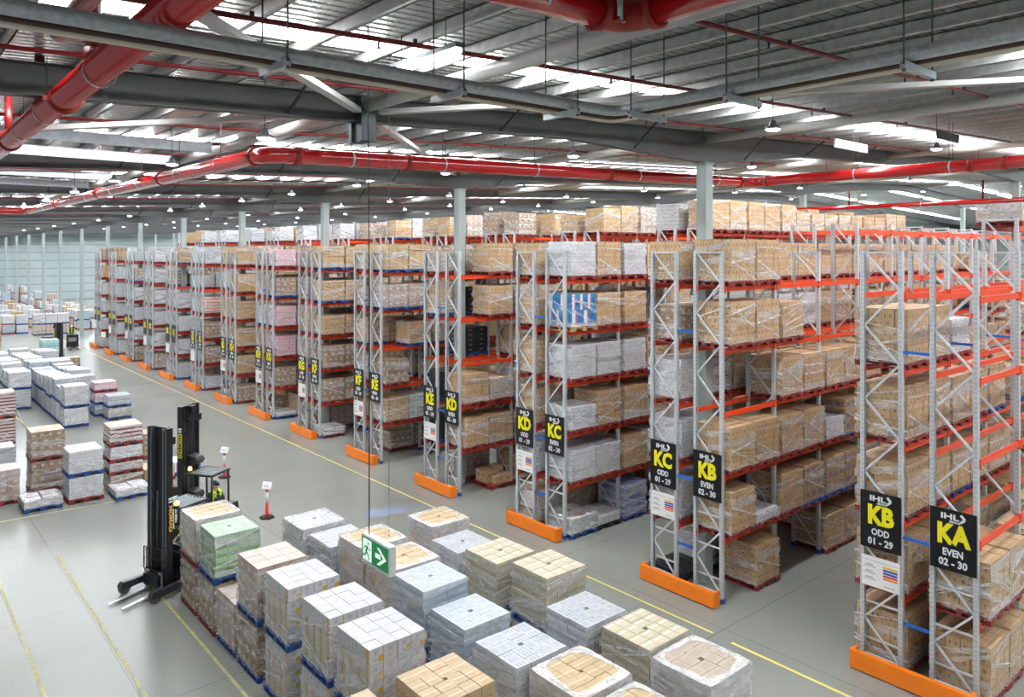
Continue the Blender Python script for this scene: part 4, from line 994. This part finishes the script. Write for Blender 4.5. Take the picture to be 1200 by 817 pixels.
# ================================================================ DELINEATOR POSTS AND COLUMN GUARDS
def delineator(x, y, lab, rz):
    o = empty('delineator_post', (x, y, 0), rz); b = MB()
    hexp = [(.27*math.cos(a*PI/3), .27*math.sin(a*PI/3)) for a in range(6)]
    b.prism(hexp, lambda u, v: (u, v, 0), lambda u, v: (u*.85, v*.85, .06)); b.build('base', M['rubber'], o)
    b = MB(); b.tube([(0, 0, .06), (0, 0, .1), (0, 0, .52)], [.09, .06, .055], 14, 0); b.tube([(0, 0, .52), (0, 0, .9)], .05, 14, 1); b.tube([(0, 0, .9), (0, 0, 1.0)], .054, 14, 0)
    b.build('post', [M['red'], M['white']], o)
    b = MB(); m = Matrix.Translation((0, 0, 1.12)) @ Matrix.Rotation(-.5, 4, 'X') @ Matrix.Rotation(.12, 4, 'Y')
    b.box(-.16, .16, -.006, .006, -.13, .13, m=m); c = b.build('sign_card', M['white'], o)
    b = MB(); b.box(-.09, .04, -.009, -.006, -.02, .0, m=m); b.box(-.09, .09, -.009, -.006, -.06, -.045, m=m); b.build('card_print', M['n_grey'], c)
    tag(o, lab, 'bollard', 'red and white floor posts')
delineator(10.57, 25.42, 'red and white floor post with white card, standing clear on the floor', -.6)
delineator(11.15, 31.1, 'red and white floor post with card, just behind the second forklift cab', -.7)
def colguard(x, y, lab, h):
    b = MB(); b.box(-.3, .3, -.3, -.22, 0, h); b.box(-.3, -.22, -.22, .3, 0, h); b.box(.22, .3, -.22, .3, 0, h)
    o = b.build('column_guard', M['guard'], None, .03); o.location = (x, y, 0); tag(o, lab, 'column guard', 'orange guards around far columns')
for k, w in ((8, 'first'), (9, 'second'), (10, 'third'), (11, 'fourth'), (12, 'fifth')):
    colguard(17.9, BAYY[k+1], 'orange guard at the foot of the %s far grey column' % w, 1.1)
for i in (0, 1): 
    b = MB(); b.box(-.35, .35, -.25, .25, .0, .5); b.box(-.25, .25, -.2, .2, .5, .95); o = b.build('floor_barrier', M['guard'], None, .04); o.location = (16.8+i*1.8, 116.1, 0)
    tag(o, 'orange floor barrier %s the second far grey column' % ('left of' if i == 0 else 'right of'), 'barrier')
b = MB(); b.tube([(16.6, 126.5, 0), (16.6, 126.5, 4.4)], .1, 10); b.tube([(16.6, 126.5, 0), (16.6, 126.5, 1.9)], .17, 10, 1)
tag(b.build('marker_pole', [M['dark'], M['guard']]), 'dark pole with orange sleeve far down the left aisle', 'pole')

# ================================================================ PEOPLE
def skin_obj(name, V, Eg, mat, parent, sub=1, rootv=0):
    me = bpy.data.meshes.new(name); me.from_pydata([v[:3] for v in V], Eg, [])
    o = bpy.data.objects.new(name, me); COL.objects.link(o)
    m = o.modifiers.new('skin', 'SKIN'); m.use_smooth_shade = True
    for i, v in enumerate(V):
        rr = v[3] if isinstance(v[3], tuple) else (v[3], v[3])
        me.skin_vertices[0].data[i].radius = rr
        me.skin_vertices[0].data[i].use_root = (i == rootv)
    if sub: s = o.modifiers.new('sub', 'SUBSURF'); s.levels = sub; s.render_levels = sub
    me2 = bpy.data.meshes.new_from_object(o.evaluated_get(bpy.context.evaluated_depsgraph_get()))
    bpy.data.objects.remove(o); bpy.data.meshes.remove(me)
    me2.name = name; me2.materials.clear(); me2.materials.append(mat)
    return link(name, me2, parent)
def person(x, y, z, rz, label, pose='stand', helmet=True, top='hivis', hold=(.16, .42, 1.12)):
    """figure facing local -Y"""
    o = empty('person', (x, y, z), rz)
    sit = pose == 'sit'
    hip = .55 if sit else .93; d = hip-.93
    V = []; Eg = []
    def v(*a): V.append(a); return len(V)-1
    def ch(ids):
        for a, c in zip(ids[:-1], ids[1:]): Eg.append((a, c))
    pel = v(0, 0, .95+d, (.15, .11)); wa = v(0, -.005, 1.10+d, (.135, .1)); che = v(0, 0, 1.32+d, (.165, .115)); nk0 = v(0, .005, 1.48+d, .075); nk = v(0, -.005, 1.55+d, .055)
    jaw = v(0, -.025, 1.61+d, (.06, .07)); hd = v(0, -.01, 1.69+d, (.075, .092)); cr = v(0, 0, 1.77+d, (.06, .07)); nose = v(0, -.118, 1.655+d, .012)
    ch([pel, wa, che, nk0, nk, jaw, hd, cr]); Eg.append((hd, nose))
    for s in (1, -1):
        ear = v(.083*s, .0, 1.67+d, .014); Eg.append((hd, ear))
    cl_s = []; 
    for s in (1, -1):
        sh = v(.19*s, .0, 1.43+d, .062)
        hx, hy, hz = hold[0]*s, -hold[1], hold[2]+d
        el = v(.27*s, -.06, 1.17+d, .045); wr = v(hx, hy, hz, .027); pm_ = v(hx*.97, hy-.06, hz-.01, (.036, .02)); kn = v(hx*.96, hy-.1, hz-.012, (.036, .016))
        ch([che, sh, el, wr, pm_, kn])
        for f, (dx, ln) in enumerate(((-.027, .062), (-.009, .074), (.009, .068), (.026, .052))):
            a = v(hx*.96+dx, hy-.128, hz-.016, .0085); c = v(hx*.96+dx, hy-.128-ln*.45, hz-.03, .008); e = v(hx*.96+dx, hy-.128-ln*.6, hz-.03-ln*.4, .007); ch([kn, a, c, e])
        t0 = v(hx*.97-.04*s, hy-.075, hz-.012, .010); t1 = v(hx*.97-.055*s, hy-.11, hz-.028, .008); ch([pm_, t0, t1])
        hp = v(.095*s, 0, .88+d, .095)
        if sit: kne = v(.12*s, -.45, .56, .065); an = v(.12*s, -.47, .1, .042); toe = v(.125*s, -.62, .04, .035)
        else: kne = v(.10*s, -.01, .49, .062); an = v(.105*s, .02, .09, .04); toe = v(.115*s, -.14, .035, .035)
        ch([pel, hp, kne, an, toe])
    body = skin_obj('body', V, Eg, M['skin'], o, 1, pel)
    # clothing follows the same joints
    for nm, mat in (('trousers', M['navy']),):
        T = [(0, 0, .98+d, (.165, .125))]; Ee = []
        for s in (1, -1):
            i = len(T)
            if sit: T += [(.095*s, 0, .88+d, .11), (.12*s, -.45, .56, .08), (.12*s, -.465, .14, .062)]
            else: T += [(.095*s, 0, .88+d, .11), (.10*s, -.01, .49, .078), (.105*s, .02, .12, .06)]
            Ee += [(0, i), (i, i+1), (i+1, i+2)]
        skin_obj(nm, T, Ee, mat, o)
    T = [(0, 0, .97+d, (.165, .12)), (0, 0, 1.12+d, (.155, .115)), (0, 0, 1.32+d, (.182, .132)), (0, .005, 1.46+d, .088)]; Ee = [(0, 1), (1, 2), (2, 3)]
    for s in (1, -1):
        i = len(T); T += [(.19*s, 0, 1.43+d, .077), (.27*s, -.06, 1.17+d, .06), (hold[0]*s*1.02, -hold[1]+.03, hold[2]+d, .043)]; Ee += [(2, i), (i, i+1), (i+1, i+2)]
    skin_obj('shirt', T, Ee, M['hivis'] if top == 'hivis' else M['navy'], o)
    b = MB()   # open safety vest: two front panels and a back
    for s in (1, -1):
        for k in range(5):
            z0 = .98+d+k*.096; z1 = z0+.097; w = lambda z: .165+.035*min(1, max(0, (z-d-1.05)/.25))
            inn = lambda z: .05+.03*(z-d-.98)
            yf = lambda z: -.142-.015*min(1, max(0, (z-d-1.05)/.2))
            b.face([(s*inn(z0), yf(z0), z0), (s*w(z0), yf(z0)+.07, z0), (s*w(z1), yf(z1)+.07, z1), (s*inn(z1), yf(z1), z1)])
            b.face([(s*w(z0), yf(z0)+.07, z0), (s*w(z0), .1, z0), (s*w(z1), .1, z1), (s*w(z1), yf(z1)+.07, z1)])
            b.face([(0, .15, z0), (s*w(z0), .1, z0), (s*w(z1), .1, z1), (0, .15, z1)])
        b.face([(s*.05, -.155, 1.46+d), (s*.2, -.085, 1.46+d), (s*.19, .0, 1.52+d), (s*.09, .0, 1.55+d)]); b.face([(0, .15, 1.46+d), (s*.2, .1, 1.46+d), (s*.19, 0, 1.52+d), (s*.09, 0, 1.55+d)])
    b.build('safety_vest', M['hivis'] if top != 'hivis' else M['navy'], o)
    b = MB()
    for s in (1, -1):
        fx, fy = (.12*s, -.53) if sit else (.11*s, -.05)
        b.sphere((fx, fy, .05), (.055, .15, .055), 12, 6); b.box(fx-.05, fx+.05, fy-.14, fy+.13, 0, .03)
    b.build('boots', M['black'], o)
    b = MB(); b.sphere((0, .005, 1.715+d), (.1, .12, .105), 18, 8, 0, 0, .56)
    if helmet: b.tube([(0, -.09, 1.70+d), (0, -.17, 1.69+d)], [.08, .06], 12)
    else: b.tube([(0, -.08, 1.735+d), (0, -.18, 1.715+d)], [.07, .05], 12)
    b.build('helmet' if helmet else 'cap', M['helmet'] if helmet else M['navy'], o)
    b = MB()
    for s in (1, -1): b.sphere((.032*s, -.1, 1.69+d), .012, 8, 6)
    b.box(-.026, .026, -.108, -.098, 1.612+d, 1.62+d); b.build('face_features', M['hair'], body)
    tag(o, label, 'person'); return o

# ================================================================ REACH TRUCKS
def reach_truck(x, y, heading, label, mast_h, band='yellow', bh=.7):
    BZ = mast_h*bh
    o = empty('reach_truck', (x, y, 0), heading)   # local +X is forward, mast at the origin
    b = MB()
    for s in (1, -1):
        b.box(-.09, .09, s*.36-.05, s*.36+.05, .08, mast_h)
    b.box(-.055, -.03, -.31, .31, .3, mast_h-.05); b.box(-.06, .06, -.31, .31, .3, .42); b.box(-.06, .0, -.31, .31, mast_h-.12, mast_h)
    b.box(-.07, -.02, -.31, .31, mast_h*.55, mast_h*.55+.14); b.box(-.07, -.02, -.31, .31, mast_h*.78, mast_h*.78+.12)
    ms = b.build('mast', M['black'], o, bevel=.008)
    b = MB()
    for s in (1, -1): b.box(-.055, .1, s*.25-.03, s*.25+.03, .2, mast_h-.03); b.box(.09, .105, s*.36-.03, s*.36+.03, .1, mast_h-.02)
    b.build('inner_mast_rail', M['rail'], ms)
    b = MB(); b.tube([(-.02, .12, .3), (-.02, .12, mast_h*.6)], .045, 12); b.tube([(-.02, -.12, .3), (-.02, -.12, mast_h*.6)], .045, 12); b.tube([(-.02, .12, mast_h*.6), (-.02, .12, mast_h-.1)], .025, 10); b.build('lift_cylinder', M['dark'], ms)
    for z in (mast_h*.56, mast_h*.3):
        b = MB(); b.prism([(-.09, 0), (-.09, .3), (-.42, .22), (-.48, .12), (-.4, 0)], lambda u, w: (u, -.2, z+w), lambda u, w: (u, .2, z+w)); b.build('mast_bracket', M['black'], ms, bevel=.01)
    b = MB(); b.box(-.3, -.06, -.25, .25, mast_h-.5, mast_h-.42); b.box(-.3, -.25, -.25, .25, mast_h-.42, mast_h-.3); b.box(-.22, -.08, -.12, .12, mast_h-.22, mast_h-.02); b.build('mast_head', M['black'], ms)
    if band:
        b = MB()
        for s in (1, -1): b.box(-.085, .06, s*.412-.002, s*.412+.002, BZ-.35, BZ+.42)
        lb = b.build('mast_label', M['signyellow' if band == 'yellow' else 'black'], ms)
        for s in (1, -1):
            me = text_mesh('NOMAD', .15, M['black' if band == 'yellow' else 'n_yellow'], 1.25, .03, .002); t_ = link('lettering', me, lb)
            t_.location = (-.01, s*.416, BZ+.03)
            t_.matrix_local = Matrix.Translation((-.01, s*.417, BZ+.03)) @ Matrix.Rotation(0 if s < 0 else PI, 4, 'Z') @ Matrix.Rotation(PI/2, 4, 'X') @ Matrix.Rotation(-PI/2, 4, 'Z')
        b = MB()
        for s in (1, -1): b.box(-.07, .05, s*.414-.002, s*.414+.002, BZ+.47, BZ+.51); b.box(-.07, .05, s*.414-.002, s*.414+.002, BZ+.54, BZ+.6)
        b.build('mast_label', M['signwhite'], ms)
    # carriage, backrest and forks
    b = MB(); b.box(.11, .17, -.42, .42, .18, .3); b.box(.11, .17, -.42, .42, .48, .58)
    for s in (1, -1): b.box(.1, .16, s*.3-.04, s*.3+.04, .16, .62)
    b.box(.14, .3, -.3, .3, .2, .5); cg = b.build('carriage', M['black'], o, bevel=.006)
    b = MB(); b.tube([(.15, -.46, .55), (.15, -.46, 1.15), (.15, .46, 1.15), (.15, .46, .55)], .018, 8)
    b.tube([(.15, -.46, .85), (.15, .46, .85)], .014, 8)
    for k in range(7): yy_ = -.36+k*.12; b.tube([(.15, yy_, .58), (.15, yy_, 1.15)], .011, 6)
    b.build('load_backrest', M['black'], cg)
    for s in (1, -1):
        b = MB(); b.box(.17, .21, s*.27-.06, s*.27+.06, .06, .56)
        b.hexa([(.17, s*.27-.06, .05), (1.32, s*.27-.05, .05), (1.32, s*.27+.05, .05), (.17, s*.27+.06, .05), (.17, s*.27-.06, .1), (1.32, s*.27-.05, .062), (1.32, s*.27+.05, .062), (.17, s*.27+.06, .1)])
        b.build('fork', M['forksteel'], cg)
    # straddle legs with load wheels
    for s in (1, -1):
        b = MB(); b.box(-.5, .58, s*.62-.07, s*.62+.07, .12, .3); b.prism([(.45, .12), (.75, .14), (.78, .24), (.7, .33), (.45, .32)], lambda u, w: (u, s*.62-.09, w), lambda u, w: (u, s*.62+.09, w))
        lg = b.build('straddle_leg', M['dark'], o, bevel=.01)
        b = MB(); b.tube([(.62, s*.62-.06, .155), (.62, s*.62+.06, .155)], .155, 20); b.build('load_wheel', M['wheel'], lg)
    # chassis
    b = MB(); b.box(-1.45, -.35, -.62, .62, .1, .42); b.box(-.62, -.25, -.6, .6, .1, .95); b.prism([(-1.45, .42), (-1.15, .42), (-1.12, 1.1), (-1.42, 1.1), (-1.48, .8)], lambda u, w: (u, -.62, w), lambda u, w: (u, .62, w))
    b.box(-1.15, -.6, .3, .62, .42, 1.05); ch_ = b.build('chassis', M['black'], o, bevel=.02)
    b = MB(); b.tube([(-1.2, -.2, .17), (-1.2, .0, .17)], .17, 18); b.build('drive_wheel', M['rubber'], ch_)
    b = MB(); b.box(-1.12, -.72, -.25, .2, .72, .86); b.box(-1.02, -.8, -.15, .1, .42, .72); b.box(-1.2, -1.1, -.25, .2, .8, 1.4); b.build('seat', M['dark'], o, bevel=.03)
    b = MB(); b.box(-.6, -.42, -.4, .35, .95, 1.08); b.tube([(-.62, .1, 1.08), (-.68, .1, 1.2)], .02, 8); b.tube([(-.6, -.05, 1.2), (-.76, -.05, 1.21), (-.76, .25, 1.21), (-.6, .25, 1.2), (-.6, -.05, 1.2)], .014, 8); b.build('control_panel', M['dark'], o)
    # overhead guard
    b = MB()
    for (px_, py_) in ((-.35, -.45), (-.35, .45), (-1.2, -.42), (-1.2, .42)): b.tube([(px_, py_, .9), (px_+(.0), py_*.95, 2.14)], .035, 10)
    b.tube([(-.3, -.45, 2.16), (-1.22, -.42, 2.16), (-1.22, .42, 2.16), (-.3, .45, 2.16), (-.3, -.45, 2.16)], .04, 10)
    gd = b.build('overhead_guard', M['black'], o)
    b = MB()
    for k in range(7):
        yy_ = (k-3)/3; b.bar((-.32, yy_*.36, 2.17), (-1.2, yy_*.38, 2.17), .03, .035)
    b.build('guard_bar', M['zinc'], gd)
    b = MB(); b.tube([(-.3, .3, 2.18), (-.3, .3, 2.24)], .06, 12); b.build('beacon_base', M['black'], gd)
    b = MB(); b.sphere((-.3, .3, 2.29), (.065, .065, .08), 14, 8); b.build('beacon', M['amber'], gd)
    b = MB(); b.tube(round_path([(-.12, .2, 1.2), (-.2, .22, 2.5), (-.28, .15, mast_h-.45)], .3), .012, 6); b.build('hose', M['rubber'], ms)
    tag(o, label, 'forklift', 'reach trucks'); return o
h1 = math.atan2(-.37, -.93)
reach_truck(6.12, 21.95, h1, 'black reach truck with forks lowered, nearest, at the foreground pallets', 4.42, 'dark', .44)
person(6.12+.93*.92, 21.95+.37*.92, .42, h1+PI/2+.3, 'person in bright yellow top seated in the nearest reach truck', 'sit', False, 'hivis', (.15, .36, 1.14))
h2 = math.atan2(.84, -.55)
reach_truck(7.95, 25.4, h2, 'second black reach truck, standing behind the nearest one', 4.26, 'yellow')
person(7.95+.55*.85+.12, 25.4-.84*.85, .42, .35, 'person in yellow safety vest over navy, driving the second reach truck', 'sit', False, 'navy', (.15, .38, 1.1))
reach_truck(12.1, 71.6, -.95, 'distant black reach truck, mast rising behind the long grey row', 3.35, 'yellow')
# ride-on pallet truck far down the aisle
o = empty('pallet_truck', (15.1, 82.4, 0), -PI/2-.12); b = MB()
b.box(-.95, .0, -.5, .5, .08, .5); b.prism([(-.3, .5), (.0, .5), (-.05, 1.25), (-.25, 1.25)], lambda u, w: (u, -.5, w), lambda u, w: (u, .5, w)); b.box(-1.45, -.95, -.5, .5, .08, .25); b.build('chassis', M['black'], o, bevel=.02)
for s in (1, -1):
    b = MB(); b.box(.0, 2.3, s*.28-.09, s*.28+.09, .06, .14); b.build('fork', M['rail'], o)
b = MB(); b.box(.0, .012, -.32, .32, .62, .98, m=Matrix.Rotation(0, 4, 'Z')); b.build('front_label', M['n_grey'], o)
b = MB(); b.tube([(-.3, 0, 1.2), (-.4, 0, 1.4)], .03, 8); b.tube([(-.4, -.25, 1.4), (-.4, .25, 1.4)], .02, 8); b.build('tiller', M['dark'], o)
tag(o, 'small black ride-on pallet truck far down the main aisle', 'pallet truck')
person(15.22, 83.55, .25, -.12, 'person with white helmet and yellow top riding the distant pallet truck', 'stand', True, 'hivis', (.16, .4, 1.12))
# blue safety spot that a truck throws on the floor
sl = bpy.data.lights.new('blue_safety_spot', 'SPOT'); sl.energy = 4200; sl.color = (.12, .25, 1); sl.spot_size = .13; sl.spot_blend = .3; sl.shadow_soft_size = .02
slo = bpy.data.objects.new('blue_safety_spot', sl); COL.objects.link(slo); slo.location = (8.5, 24.2, 2.3)
tx, ty = 13.95, 23.3
slo.rotation_euler = Vector((tx-8.5, ty-24.2, -2.3)).to_track_quat('-Z', 'Y').to_euler()
